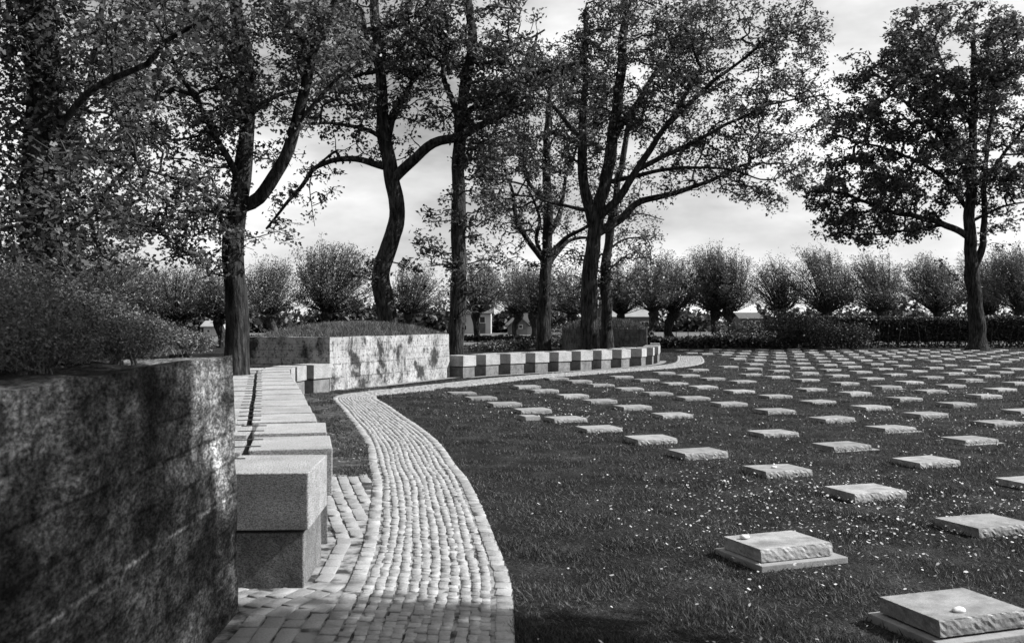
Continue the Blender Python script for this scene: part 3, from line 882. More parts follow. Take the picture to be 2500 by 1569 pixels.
def tree(name, label, Z, trunk, limbs, crown, n_att, leaf, per, rad, shape=RHO, cat='tree', group=None, seed=0, min_h=2.5, tuft=None, leafmat=None, up=.5, shell=.55, density_pow=1.0, bare=0.0):
    """trunk/limbs: (points as (x, y, depth offset) or xyz in metres, r0, r1); crown: ellipsoids (x, y, dz, rx, ry, rz, weight)"""
    r_ = np.random.default_rng(seed)
    def conv(p):
        if len(p) == 4: return np.array(p[:3], float)
        return at(p[0], p[1], Z+p[2])
    base = conv(trunk[0][0]); base = np.array([base[0], base[1], 0.0])
    root = empty(name, base)
    tag(root, label, cat, group)
    nodes, par, fix = [], [], []
    TV, TF, nb = [], [], 0
    for li, (pts, r0, r1) in enumerate([trunk]+limbs):
        C = [conv(p) for p in pts]
        if li == 0: C[0] = np.array([base[0], base[1], -0.15])
        else:
            A = np.array(nodes)
            k0 = int(np.argmin(np.linalg.norm(A-C[0], axis=1)))
            C[0] = A[k0]
        C = catmull(C, .22)
        t = np.linspace(0, 1, len(C))
        R = r0+(r1-r0)*t**.85
        if li == 0:
            hgt = C[:, 2]
            R = R*(1+.55*np.exp(-np.clip(hgt, 0, 9)/.28))
        wob = np.array([mnoise.noise_vector(Vector(c*.9)+Vector((seed, li, 0))) for c in C])*.10*np.clip(t*4, 0, 1)[:, None]*min(1, Z/30+.4)
        C = C+wob
        p_prev = k0 if li else -1
        for c, rr in zip(C, R):
            nodes.append(c); par.append(p_prev); fix.append(rr); p_prev = len(nodes)-1
        v, f = limb_tube(C-base, R, 14 if r0 > .12 else 9, seed+li, rough=.10 if r0 > .12 else .06)
        TV.append(v); TF.append(f+nb); nb += len(v)
    mk('trunk', np.vstack(TV), np.vstack(TF), M['bark'], root, smooth=True)
    n_sk = len(nodes)
    # crown targets
    wts = np.array([e[6]*e[3]*e[4]*e[5]**.5 for e in crown]); wts = wts/wts.sum()
    att = []
    for e, wgt in zip(crown, wts):
        m = int(n_att*wgt)+1
        q = r_.normal(0, 1, (m*2, 3)); q /= np.linalg.norm(q, axis=1)[:, None]
        q *= (r_.random((m*2, 1))**(1/3.))*(1-shell)+shell*r_.random((m*2, 1))**.25
        # clumpy: thin out by noise
        keep = np.array([mnoise.noise(Vector(v*2.4)+Vector((seed*3.3, e[0]*.01, e[1]*.01))) for v in q])
        q = q[np.argsort(-keep+r_.normal(0, .25, len(keep)))][:m]
        c = at(e[0], e[1], Z+e[2])
        k = S*Z/FPX
        if len(e) > 7: c = np.array(e[:3], float); k = 1.0      # given in metres
        att.append(c+q*np.array([e[3]*k, e[5], e[4]*k]))
    att = np.vstack(att)
    att = att[att[:, 2] > min_h]
    sk = np.array(nodes)
    ok_sk = sk[:, 2] > min_h*.8
    dist = np.min(np.linalg.norm(att[:, None, :]-sk[None, ok_sk], axis=2), axis=1) if len(att) < 4000 else np.zeros(len(att))
    att = att[np.argsort(dist)]
    cap = n_sk+len(att)*14
    NP = np.zeros((cap, 3)); NP[:n_sk] = sk
    PEN = np.zeros(cap); PEN[:n_sk] = np.where(ok_sk, 0, 50.)
    cnt = n_sk
    parent = list(par); tips = []; tdir = []
    for a in att:
        d = a-NP[:cnt]
        l = np.sqrt((d*d).sum(1))
        cost = l+PEN[:cnt]+np.maximum(0, -d[:, 2])*.6
        k0 = int(np.argmin(cost)); L_ = l[k0]
        if L_ < .05: continue
        n = max(2, min(12, int(L_/.35)+1))
        p0 = NP[k0]; dv = a-p0
        side = np.cross(dv, r_.normal(0, 1, 3)); side = side/(np.linalg.norm(side)+1e-9)
        bend = r_.normal(0, .13)*L_
        prev = k0; pen0 = PEN[k0] if PEN[k0] < 40 else 0
        for t in np.linspace(0, 1, n+1)[1:]:
            p = p0+dv*t+side*bend*math.sin(math.pi*t)+np.array((0, 0, .10*L_*math.sin(math.pi*t)))+r_.normal(0, .035, 3)*(t < .999)
            NP[cnt] = p; PEN[cnt] = pen0+.12*L_*t+.05
            parent.append(prev); prev = cnt; cnt += 1
            if cnt >= cap-1: break
        tips.append(cnt-1); tdir.append(dv/L_)
        if cnt >= cap-20: break
    par_a = np.array(parent[:cnt]); NP = NP[:cnt]
    c_tip = np.zeros(cnt)
    c_tip[tips] = 1
    for i in range(cnt-1, n_sk-1, -1):
        c_tip[par_a[i]] += c_tip[i]
    kk = S*Z/FPX
    rt = leaf*.06
    R = np.maximum(rt, rt*np.maximum(c_tip, 1)**.46)
    R[:n_sk] = np.array(fix)
    i = np.arange(n_sk, cnt)
    A = NP[par_a[i]]; B = NP[i]
    rb = R[i]; ra = np.minimum(R[par_a[i]], rb*1.35)
    VV, FF, nb = [], [], 0
    for lo, hi, kq in ((0, .012, 3), (.012, .04, 4), (.04, 9, 7)):
        sgm = (rb >= lo) & (rb < hi)
        if sgm.sum():
            v, f = frustums(A[sgm]-base, B[sgm]-base, ra[sgm], rb[sgm], kq)
            VV.append(v); FF.append(f+nb); nb += len(v)
    br = mk('branches', np.vstack(VV), np.vstack(FF), M['twig'], root, smooth=True)
    tag(br, kind='stuff')
    # leaves around the twig ends
    tips = np.array(tips); tdir = np.array(tdir)
    if bare: 
        sel = r_.random(len(tips)) > bare; tips, tdir = tips[sel], tdir[sel]
    cn = r_.poisson(per, len(tips))
    idx = np.repeat(np.arange(len(tips)), cn)
    P = NP[tips][idx]-tdir[idx]*(r_.random((len(idx), 1))*rad*1.6)+r_.normal(0, rad*.55, (len(idx), 3))*np.array((1, 1, .75))
    if tuft is not None:
        P = np.vstack([P, tuft(r_)])
    leaves('crown', P-base, leaf, shape, leafmat or M['leaf'], root, up=up)
    print(name, 'nodes', cnt, 'leaves', len(P))
    return root

# T1 oak behind the double row
tree('oak_tree', 'dark oak with furrowed trunk and one heavy limb rising right behind the double row', 18.0,
     ([(558,900,0),(556,790,0),(545,650,0),(552,540,0),(560,440,0),(572,350,.1),(586,250,.2),(575,140,.2),(560,40,.3),(555,-60,.3)], .255, .10),
     [([(572,500,0),(612,465,-.1),(660,390,-.2),(688,290,-.3),(715,180,-.4),(752,80,-.5),(790,0,-.6),(810,-70,-.6)], .13, .07),
      ([(580,270,0),(640,225,.5),(700,205,.9),(760,190,1.4)], .06, .025),
      ([(690,290,-.3),(740,235,-.4),(800,180,-.2),(870,140,0)], .05, .02),
      ([(562,430,0),(500,300,-.6),(440,200,-1.0),(380,100,-1.5)], .07, .03),
      ([(548,600,0),(500,480,-.8),(420,420,-1.5),(330,400,-2.2)], .05, .02),
      ([(735,120,-.4),(690,60,-.2),(660,0,0)], .05, .03),
      ([(545,660,0),(500,640,-.2),(440,595,-.4)], .022, .008)],
     [(420,180,-.5,210,190,2.2,1.0),(600,120,0,150,150,2.0,.9),(720,60,-.3,130,90,1.6,.9),(360,430,-1,190,140,2.0,1.0),(480,540,-.4,110,90,1.4,.8),(640,300,.3,110,90,1.3,.5),(780,120,-.3,90,80,1.2,.6),
      (430,640,-1,120,50,1.2,.5),(640,560,.2,60,60,.8,.25)],
     1300, .10, 16, .20, shape=OAK, seed=11, min_h=2.4)
# T0 ivy-clad trunk at the left
def ivy(r_):
    n = 11000
    z = r_.uniform(.6, 8.6, n)
    a = r_.uniform(0, 2*np.pi, n)
    c = at(96, 300, 10.0)
    rr = .27+np.abs(r_.normal(0, .10, n))
    return np.c_[c[0]+np.cos(a)*rr, c[1]+np.sin(a)*rr, z]
tree('ivy_tree', 'ivy covered tree trunk rising behind the shrubs on the near wall', 10.0,
     ([(100,1100,0),(100,800,0),(98,600,0),(96,300,0),(92,0,0),(90,-200,0)], .24, .17),
     [([(120,380,0),(150,282,-.2),(217,206,-.3),(347,146,-.4),(390,92,-.4),(487,40,-.4)], .045, .02),
      ([(105,600,0),(150,540,.2),(217,498,.3),(265,428,.4),(320,380,.5)], .04, .015),
      ([(110,500,0),(180,300,.6),(220,150,1),(240,0,1.2)], .05, .03)],
     [(200,180,.6,190,190,1.3,1),(200,470,.6,190,150,1.2,1),(180,610,.4,160,90,.9,1.0),(90,480,-.9,90,200,.5,.6),(360,90,-.2,150,110,.9,.7)],
     560, .08, 10, .20, shape=OAK, seed=23, min_h=2.0, tuft=ivy)
# T2 crooked oak behind the middle bunker
tree('oak_tree', 'crooked oak with long low side limbs behind the grass covered bunker', 31.5,
     ([(908,850,0),(908,750,0),(895,655,0),(922,565,0),(931,480,0),(917,410,0),(906,330,0),(900,240,0),(893,140,0),(880,40,0),(875,-50,0)], .36, .13),
     [([(938,425,0),(975,372,-.3),(1020,335,-.5),(1080,318,-.7),(1140,290,-.9),(1190,255,-1),(1240,190,-1),(1300,160,-1),(1370,150,-1)], .19, .06),
      ([(900,392,0),(850,378,.3),(800,376,.5),(770,385,.6),(735,400,.7),(700,450,.8),(660,500,.9),(625,540,.9)], .12, .04),
      ([(800,376,.5),(785,355,.5),(760,375,.4),(740,395,.3)], .06, .03),
      ([(925,345,0),(926,270,.3),(962,200,.5),(1000,140,.7),(1040,80,.9)], .14, .05),
      ([(895,330,0),(850,300,-.4),(790,292,-.7),(730,295,-1.0)], .09, .03),
      ([(893,170,0),(860,90,-.5),(850,20,-.8)], .12, .06),
      ([(735,400,.7),(730,460,.7),(742,530,.6)], .025, .008),
      ([(895,160,0),(830,180,.5),(770,205,.8),(735,240,.8)], .08, .03)],
     [(880,60,0,190,110,3.2,.62),(870,190,0,130,90,2.4,.55),(980,230,.3,70,80,1.8,.45),(800,250,0,110,70,2.2,.7),(1000,110,.5,110,90,2.2,.8),(1230,190,-1,130,90,1.8,.7),(680,500,.8,60,70,1.2,.35),(740,430,.7,80,60,1.2,.35),(840,330,.2,90,50,1.5,.5),
      (950,310,.3,45,60,1.2,.3),(905,650,0,90,60,1.6,.25)],
     1250, .145, 13, .21, seed=31, min_h=2.2, bare=.12)
# T3 straight oak at the start of the far row
tree('oak_tree', 'straight oak trunk growing at the corner of the grass covered bunker', 31.0,
     ([(1072,870,0),(1073,780,0),(1076,690,0),(1084,600,0),(1076,480,0),(1080,350,0),(1084,275,0),(1098,190,0),(1110,90,0),(1102,0,0),(1100,-80,0)], .295, .12),
     [([(1082,290,0),(1055,215,.2),(1045,150,.4),(1050,60,.5)], .12, .05),
      ([(1088,280,0),(1140,240,.4),(1200,200,.8),(1245,140,1),(1262,80,1.2)], .11, .04),
      ([(1110,110,0),(1165,115,.5),(1230,100,.9),(1280,70,1.2)], .08, .03),
      ([(1045,150,.4),(1000,110,.3),(960,90,.2)], .05, .02)],
     [(1110,60,0,180,110,3.0,.7),(1060,240,0,80,90,2,.5),(1160,280,.3,90,90,2.2,.6),(1190,190,.5,110,100,2.4,1.1),(1130,330,.2,70,90,1.8,.6),(1010,140,.3,80,70,1.8,.5),(1040,560,0,75,110,1.3,.4),(1120,640,.2,80,110,1.5,.5),(1130,430,.2,80,120,1.5,.5),(1020,640,.2,50,60,1,.25)],
     1150, .145, 13, .21, seed=43, min_h=1.9, bare=.12)
# T4 smaller many-limbed oak
tree('oak_tree', 'slender oak forking low into many limbs behind the striped block row', 47.0,
     ([(1278,850,0),(1279,790,0),(1281,710,0),(1284,630,0),(1288,560,0),(1290,480,0),(1285,380,0),(1290,260,0),(1300,150,0)], .37, .10),
     [([(1278,620,0),(1240,565,-.4),(1215,520,-.8),(1205,450,-1),(1180,380,-1.2)], .16, .05),
      ([(1275,615,0),(1262,560,.5),(1268,505,.8),(1240,440,1)], .12, .05),
      ([(1292,610,0),(1330,560,-.3),(1375,535,-.5),(1420,500,-.6)], .15, .05),
      ([(1295,640,0),(1318,585,.6),(1360,560,1.0),(1400,560,1.3)], .15, .05),
      ([(1288,560,0),(1320,490,.6),(1330,420,1),(1360,340,1.2)], .15, .05),
      ([(1283,480,0),(1240,420,-.3),(1230,330,-.5)], .12, .05)],
     [(1225,430,0,130,130,4,1.7),(1310,260,0,160,160,4,1.2),(1180,330,0,100,110,3.2,.9),(1350,480,0,80,90,3,.6),(1220,570,0,110,70,2.5,.6),(1300,680,0,60,40,1.6,.15)],
     1150, .16, 14, .26, seed=53, min_h=2.5)
# T5 big oak before the far bunker
tree('oak_tree', 'broad oak with massive forked trunk standing before the far dark bunker', 40.0,
     ([(1388,860,0),(1388,780,0),(1384,700,0),(1384,640,0),(1396,575,0),(1405,500,0),(1425,420,0),(1440,330,0),(1455,220,0),(1465,110,0),(1470,0,0),(1470,-80,0)], .40, .13),
     [([(1398,545,0),(1380,470,-.4),(1372,380,-.6),(1372,280,-.8),(1375,150,-1),(1380,30,-1)], .24, .09),
      ([(1410,560,0),(1455,520,.5),(1500,480,.9),(1550,462,1.2),(1610,450,1.5),(1680,420,1.8),(1760,385,2.0)], .20, .05),
      ([(1408,510,0),(1460,460,-.5),(1500,400,-.8),(1545,330,-1),(1600,250,-1.2),(1640,170,-1.4)], .20, .06),
      ([(1460,440,0),(1560,400,-.6),(1680,395,-1),(1790,420,-1.2)], .11, .03),
      ([(1500,400,-.8),(1600,350,-.8),(1700,300,-.8),(1800,250,-.8),(1880,230,-.8)], .12, .03),
      ([(1440,330,0),(1520,210,.8),(1580,110,1.2),(1640,10,1.5)], .15, .05),
      ([(1378,500,0),(1320,480,.4),(1260,465,.8)], .10, .03),
      ([(1372,330,-.6),(1310,260,-1),(1250,200,-1.3)], .11, .04),
      ([(1560,300,-1),(1680,190,-1),(1790,110,-1),(1880,60,-1)], .11, .03)],
     [(1480,150,0,200,170,4.5,1.2),(1710,110,-.3,200,120,3.8,1.2),(1870,110,-.5,90,120,2.4,1.2),(1840,270,-.5,120,100,2.8,1.2),(1640,270,0,180,110,3.8,1.2),(1800,400,.4,150,90,2.6,1.2),(1620,390,.4,150,70,2.8,.9),
      (1380,250,-.8,110,170,3.4,.9),(1800,490,.4,55,40,1.3,.4),(1560,60,0,200,90,3.8,1.0),(1530,470,1,80,40,1.5,.35)],
     2500, .15, 15, .25, seed=61, min_h=3.2)
# T6 slim oak behind T5
tree('oak_tree', 'slim oak with fine drooping twigs half hidden behind the broad oak trunk', 44.5,
     ([(1428,860,0),(1427,760,0),(1425,680,0),(1428,600,0),(1440,520,0),(1452,440,0),(1470,350,0),(1490,250,0)], .30, .10),
     [([(1430,590,0),(1480,560,.3),(1540,555,.5)], .06, .02), ([(1440,530,0),(1500,505,.4),(1560,515,.6)], .06, .02), ([(1428,640,0),(1480,600,-.3),(1530,600,-.5)], .04, .012)],
     [(1500,560,.2,70,70,2,.9),(1480,640,.2,90,70,2.2,.8),(1440,440,0,90,90,2.5,.8),(1340,640,.2,80,80,2,.6)],
     480, .14, 9, .30, seed=71, min_h=2.2)
# T7 oak on the right
lone_oak = tree('oak_tree', 'large dense oak standing alone on the lawn before the clipped hedge', 55.0,
     ([(2300,826,0),(2298,780,0),(2292,700,0),(2287,620,0),(2283,540,0),(2284,430,0),(2288,320,0),(2292,200,0),(2290,90,0)], .47, .14),
     [([(2278,565,0),(2240,535,-.3),(2180,515,-.6),(2110,502,-.9),(2050,480,-1.1),(1980,455,-1.2),(1920,450,-1.2)], .20, .06),
      ([(2276,560,0),(2220,530,.5),(2150,540,.9),(2080,550,1.2),(2000,555,1.4)], .13, .04),
      ([(2302,650,0),(2312,570,.2),(2315,450,.4),(2325,330,.5),(2345,200,.6)], .22, .07),
      ([(2284,420,0),(2220,330,-.8),(2150,260,-1.4),(2080,190,-1.8)], .17, .06),
      ([(2283,500,0),(2230,430,.8),(2160,380,1.4),(2080,350,1.8),(2000,330,2)], .15, .05),
      ([(2290,300,0),(2240,200,1),(2200,110,1.4)], .14, .06),
      ([(2318,430,.4),(2370,350,.4),(2420,280,.2)], .14, .05),
      ([(2290,520,0),(2350,490,-.5),(2420,470,-.8)], .10, .04)],
     [(2260,140,0,180,150,4.5,1.2),(2120,230,-.5,150,120,4,1.1),(2020,320,0,90,80,3,.9),(2030,450,0,140,90,3.4,1.0),(2160,410,.3,140,120,4,1.0),(2330,300,0,150,190,4.5,1.1),(2380,470,0,90,90,3,.7),
      (2070,540,.4,160,50,2.6,1.1),(2160,60,0,90,60,2.8,.7),(1960,520,.2,70,60,2,.7),(2340,560,0,40,35,1.4,.3),(2230,625,0,40,30,1.2,.2),(2010,180,-.5,50,60,2,.6),(1925,430,0,60,70,2,.9),(1960,300,0,50,60,2,.8)],
     2100, .24, 22, .30, seed=83, min_h=4.2)
# T8 oak on the lawn beyond the right edge of the view; it shades the near wall and the path before it
tree('oak_tree', 'leafy oak growing on the lawn beside the near end of the path', 20.0,
     ([(10.4, 3.6, 0, 0), (10.3, 3.6, 3, 0), (10.1, 3.5, 6, 0), (9.8, 3.4, 10.5, 0)], .32, .12),
     [([(10.3, 3.6, 5, 0), (8.8, 3.2, 7.6, 0), (7.4, 2.9, 9.0, 0)], .14, .05), ([(10.2, 3.5, 6, 0), (11.2, 4.3, 9.0, 0)], .13, .05), ([(10.2, 3.5, 6.4, 0), (9.6, 2.0, 9.2, 0)], .13, .05)],
     [(8.9, 3.1, 9.2, 2.5, 2.3, 2.2, 1.0, 1), (8.5, 4.9, 7.6, 1.4, 1.3, 1.2, 2.2, 1)],
     700, .20, 17, .40, seed=97, min_h=3.6)

# oaks added out of view beside and behind the standpoint to block skylight
for kx, (x, y, sc_, rz) in enumerate([(-15.5, 4.5, .80, 1.0), (-18, -5, .9, 2.2), (-9, -12, .85, 3.4), (2, -15, .9, .6), (12, -14, .85, 4.4), (21, -17, .9, 5.2), (-19, 13.5, .7, 2.9)]):
    c = copy_tree(lone_oak)
    c.location = (x, y, 0); c.scale = (sc_, sc_, sc_*.95); c.rotation_euler = (0, 0, rz)
    tag(c, 'unseen dense oak added round the near end of the lawn to block skylight', 'tree', 'added skylight blocking oaks round the near end of the lawn')

# ------------------------------------------------------------------ pollard willows
def willow(x, base_y, Z, head_h, rx, top_h, label, seed, n_sh=130, leafn=5200, trunk_r=.34, lean=-.35, group='pollard willows beyond the lawn'):
    r_ = np.random.default_rng(seed)
    leafn = int(leafn*r_.uniform(1.6, 2.4)); rx *= r_.uniform(.92, 1.16); trunk_r *= r_.uniform(.8, 1.25)
    X = (x*S-1250)/FPX*Z
    root = empty('pollard_willow', (X, Z, 0)); tag(root, label, 'tree', group)
    C = catmull([(0, 0, -.2), (r_.normal(0, .08), 0, head_h*.5), (r_.normal(0, .15), 0, head_h), (r_.normal(0, .15), 0, head_h+.35)], .2)
    t = np.linspace(0, 1, len(C))
    R = trunk_r*(1+.35*np.exp(-C[:, 2].clip(0)/.3))*(.85+.55*np.exp(-((t-.88)/.16)**2))
    R[-1] *= .3
    v, f = limb_tube(C, R, 12, seed, rough=.22)
    mk('trunk', v, f, M['bark'], root, smooth=True)
    hd = C[-2]
    a = r_.uniform(0, 2*np.pi, n_sh); el = r_.random(n_sh)**.8
    H = (top_h-head_h)
    n = 8
    tt = np.linspace(0, 1, n)[None, :, None]
    lenf = r_.uniform(.78, 1.03, n_sh)*(1+.09*np.sin(a*r_.integers(2, 4)+r_.uniform(0, 6)))
    out_ = np.stack([np.cos(a), np.sin(a), np.zeros(n_sh)], 1)*(rx*1.25*np.cos(el*1.45)*lenf)[:, None]
    hh = H*(.22+.80*np.sin(el*1.45))*lenf
    st = hd+np.stack([np.cos(a), np.sin(a), np.zeros(n_sh)], 1)*trunk_r*1.1*r_.random((n_sh, 1))
    pts = st[:, None, :]+out_[:, None, :]*(tt**.85)+np.stack([np.zeros(n_sh), np.zeros(n_sh), hh], 1)[:, None, :]*tt**.95
    pts = pts+np.array((lean, 0, 0))*(tt**2.4)*(H*.34)*r_.uniform(.5, 1.5, (n_sh, 1, 1))+np.cumsum(r_.normal(0, .035, pts.shape), axis=1)*tt
    A = pts[:, :-1].reshape(-1, 3); B = pts[:, 1:].reshape(-1, 3)
    rr = (.040*(1-np.linspace(0, 1, n)*.8))
    ra = np.tile(rr[:-1], n_sh); rb = np.tile(rr[1:], n_sh)
    v, f = frustums(A, B, ra, rb, 3)
    tag(mk('shoots', v, f, M['twig'], root), kind='stuff')
    k = r_.integers(0, n_sh, leafn); q = .18+.84*r_.random(leafn)**.62; q = np.minimum(q, .999)
    ii = np.minimum((q*(n-1)).astype(int), n-2); fr = (q*(n-1)-ii)[:, None]
    P = pts[k, ii]*(1-fr)+pts[k, ii+1]*fr+r_.normal(0, .17, (leafn, 3))
    leaves('crown', P, .21, np.array([(0, 0), (.4, .15), (1, 0), (.45, -.15)]), M['willow'], root, up=.1, wind=(np.sign(lean)*.8, 0, 1.3))
    return root
wl = 'pollard willow with upright leafy shoots '
willow(1533, 800, 88, 2.2, 2.3, 7.4, wl+'and a thin stem leaning at the field edge', 1, lean=.1)
willow(1577, 800, 90, 2.2, 2.2, 7.2, wl+'second in the field edge row beyond the far bunker', 2, lean=.1)
willow(1683, 800, 90, 2.3, 3.2, 8.2, wl+'and the widest bushy head of the field edge row', 3, n_sh=190, leafn=9000, lean=-.2)
willow(1722, 800, 89, 2.2, 2.6, 7.4, wl+'close beside the widest bushy willow', 4, leafn=5500, lean=-.2)
for kx, (x, z, rx, th) in enumerate([(1835, 84, 2.1, 6.6), (1945, 84, 2.6, 7.6), (2070, 84, 2.6, 7.0), (2205, 86, 2.6, 6.8), (2330, 86, 2.4, 7.2), (2400, 82, 2.2, 7.6)]):
    willow(x, 800, z, 2.1, rx, th, ORD[kx]+' pollard willow behind the clipped hedge, counted from its ragged end', 20+kx, n_sh=190, leafn=7000 if kx != 0 else 3000, lean=-.5, group='pollard willows behind the hedge')
for kx, (x, z, rx, th, lf) in enumerate([(425, 62, 3.2, 4.9, 4200), (520, 60, 2.0, 4.0, 2200), (640, 78, 2.2, 6.2, 4200), (775, 66, 3.0, 6.7, 7000), (960, 74, 2.4, 5.6, 3600)]):
    willow(x, 800, z, 1.5 if kx < 2 else 1.9, rx, th, ['wide pollard willow beyond the near wall shrubs, beside the white shed', 'small pollard willow close behind the furrowed oak trunk', 'tall narrow pollard willow between the furrowed oak and a wide willow', 'wide leafy pollard willow above the grass covered bunker', 'pollard willow just right of the crooked oak trunk'][kx], 40+kx, n_sh=170, leafn=lf, lean=.3, group='pollard willows behind the middle bunker')
for kx, (x, z, rx, th) in enumerate([(1124, 82, 2.4, 6.2), (1215, 92, 2.6, 6.6), (1262, 80, 2.2, 6.0), (1340, 88, 2.6, 6.2), (1455, 92, 2.6, 6.8)]):
    willow(x, 800, z, 2.0, rx, th, wl+'standing in the field behind the striped block row', 60+kx, n_sh=150, leafn=4200, lean=.1, group='pollard willows behind the block row')
for kx, (x, z, rx, th) in enumerate([(60, 55, 3.0, 5.5), (200, 58, 3.0, 6.0), (300, 66, 2.6, 5.4)]):
    willow(x, 800, z, 1.8, rx, th, wl+'behind the shrubs of the near wall', 80+kx, n_sh=150, leafn=4500, lean=.2, group='pollard willows behind the near wall')

# ------------------------------------------------------------------ hedges and bushes
def leaf_box(x0, x1, y0, y1, z0, z1, n, surf=.75):
    P = rng.random((n, 3))
    k = rng.random(n) < surf
    ax = rng.integers(0, 3, n)
    v = rng.random(n) ** .12
    for a in range(3):
        s_ = k & (ax == a)
        if a == 2: P[s_, 2] = v[s_]
        elif a == 1: P[s_, 1] = 1-v[s_]
        else: P[s_, 0] = np.where(rng.random(s_.sum()) < .5, v[s_], 1-v[s_])
    return np.c_[x0+(x1-x0)*P[:, 0], y0+(y1-y0)*P[:, 1], z0+(z1-z0)*P[:, 2]]
hx0, hx1, hy = 16.6, 36.0, 59.0
hd = empty('clipped_hedge', (26, hy, 0)); tag(hd, 'long dark clipped hedge with bare stems behind the lone oak', 'hedge')
P = leaf_box(hx0, hx1, hy, hy+1.1, .55, 1.86, 24000)
P2_ = leaf_box(hx0, hx1, hy+.1, hy+1.1, .02, .6, 11000)
P = np.vstack([P, P2_]); P[:, 2] += .03*np.sin(P[:, 0]*.7)
o = leaves('foliage', P-np.array((26, hy, 0)), .15, RHO, M['hedge'], hd, up=.3)
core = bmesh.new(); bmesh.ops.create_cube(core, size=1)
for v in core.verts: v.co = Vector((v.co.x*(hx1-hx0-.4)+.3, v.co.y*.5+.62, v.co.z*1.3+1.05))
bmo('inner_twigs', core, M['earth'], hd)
xs = np.arange(hx0+.3, hx1, .62)
for x in xs:
    x += rng.normal(0, .08)
    v, f = limb_tube(np.array([(0, 0, -.1), (rng.normal(0, .05), 0, .5), (rng.normal(0, .1), 0, 1.1), (rng.normal(0, .12), 0, 1.6)]), np.array([.045, .036, .03, .015]), 6, x)
    s_ = mk('stem', v, f, M['bark'], hd, smooth=True); s_.location = (x-26, -.05+rng.normal(0, .05), 0)

def bush(name, x, Z, w_, h_, label, n, mat, leaf=.13, cat='bush', group=None, dep=None, stems=9, seed=0, z0=0.0, ragged=.3):
    """x measured across the picture, Z depth; rounded ragged bush"""
    r_ = np.random.default_rng(seed+500)
    X = (x*S-1250)/FPX*Z if x is not None else 0
    return bush_at(name, (X, Z, z0), w_, dep or w_*.8, h_, label, n, mat, leaf, cat, group, stems, r_, ragged)
def bush_at(name, loc_, w_, dep, h_, label, n, mat, leaf, cat, group, stems, r_, ragged=.3, shape=RHO, stem_r=.02, stemmat=None):
    root = empty(name, loc_); tag(root, label, cat, group)
    q = r_.normal(0, 1, (n, 3)); q /= np.linalg.norm(q, axis=1)[:, None]
    lump = np.array([mnoise.noise(Vector(v*2.2)+Vector((loc_[0], loc_[1], 0))) for v in q])
    rad = (1+ragged*lump*1.6)*r_.random(n)**.28*r_.uniform(.85, 1.08, n)
    P = q*rad[:, None]*np.array((w_/2, dep/2, h_/2))+np.array((0, 0, h_*.52))
    P[:, 2] = np.abs(P[:, 2])
    VV, FF, nb = [], [], 0
    for s_ in range(stems):
        a = r_.uniform(0, 2*np.pi); o_ = r_.uniform(.15, .8)
        e = np.array((math.cos(a)*w_/2*o_, math.sin(a)*dep/2*o_, h_*(.95-.3*o_)))
        C = catmull([np.array((math.cos(a)*.06, math.sin(a)*.06, -.03)), e*np.array((.35, .35, .5))+r_.normal(0, .03, 3)*w_, e], max(.05, h_*.1))
        v, f = limb_tube(C, np.linspace(stem_r, stem_r*.35, len(C)), 5, s_)
        mk('stem', v, f, stemmat or M['bark'], root, smooth=True)
    leaves('foliage', P, leaf, shape, mat, root, up=.2)
    return root
bl = 'dark leafy bush '
bush('leafy_bush', 1850, 57.5, 3.0, 2.35, bl+'at the ragged end of the clipped hedge', 4200, M['hedge'], seed=1)
bush('leafy_bush', 1915, 57.0, 3.4, 1.9, bl+'spreading in front of the clipped hedge', 4200, M['hedge'], seed=2)
bush('leafy_bush', 2000, 57.6, 3.0, 1.5, bl+'low against the clipped hedge foot', 3000, M['hedge'], seed=3)
lh = empty('low_hedge', (12, 60, 0)); tag(lh, 'low dark hedge bank along the far edge of the lawn', 'hedge')
P = leaf_box(6.6, 17.2, 58.6, 61.2, 0, .72, 9000, surf=.85); P[:, 2] *= .9+.12*np.sin(P[:, 0]*1.1)
leaves('foliage', P-np.array((12, 60, 0)), .2, RHO, M['hedge'], lh, up=.3)
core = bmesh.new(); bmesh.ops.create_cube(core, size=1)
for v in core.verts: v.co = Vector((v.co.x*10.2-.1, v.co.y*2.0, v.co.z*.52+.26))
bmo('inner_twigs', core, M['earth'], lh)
lh2 = empty('low_hedge', (-1, 80, 0)); tag(lh2, 'low dark hedge strip in the field behind the striped block row', 'hedge')
P = leaf_box(-22, 8.5, 79.5, 80.6, 0, .34, 9000, surf=.85)
leaves('foliage', P-np.array((-1, 80, 0)), .24, RHO, M['hedge'], lh2, up=.3)
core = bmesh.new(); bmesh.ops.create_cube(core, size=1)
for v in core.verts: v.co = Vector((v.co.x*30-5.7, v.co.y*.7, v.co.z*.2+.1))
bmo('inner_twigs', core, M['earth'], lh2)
for kx, (x, Z, w_, h_) in enumerate([(1760, 66, 1.6, 1.7), (1790, 67, 1.4, 1.6), (1705, 66, 1.8, 1.7), (1340, 70, 3.2, 1.7), (1190, 60, 3.5, .5), (1235, 56, 2.4, .55), (1150, 52, 2.5, .45), (1320, 58, 2.2, .6), (1500, 66, 2.2, 1.7)]):
    bush('wild_bush', x, Z, w_, h_, ('thin young bush with bare stems before the field' if kx < 3 else 'rough bush on the grass behind the striped block row'), 900, M['hedge'], leaf=.14, seed=10+kx, group=('young bushes before the field' if kx < 3 else 'rough bushes behind the block row'), stems=7)

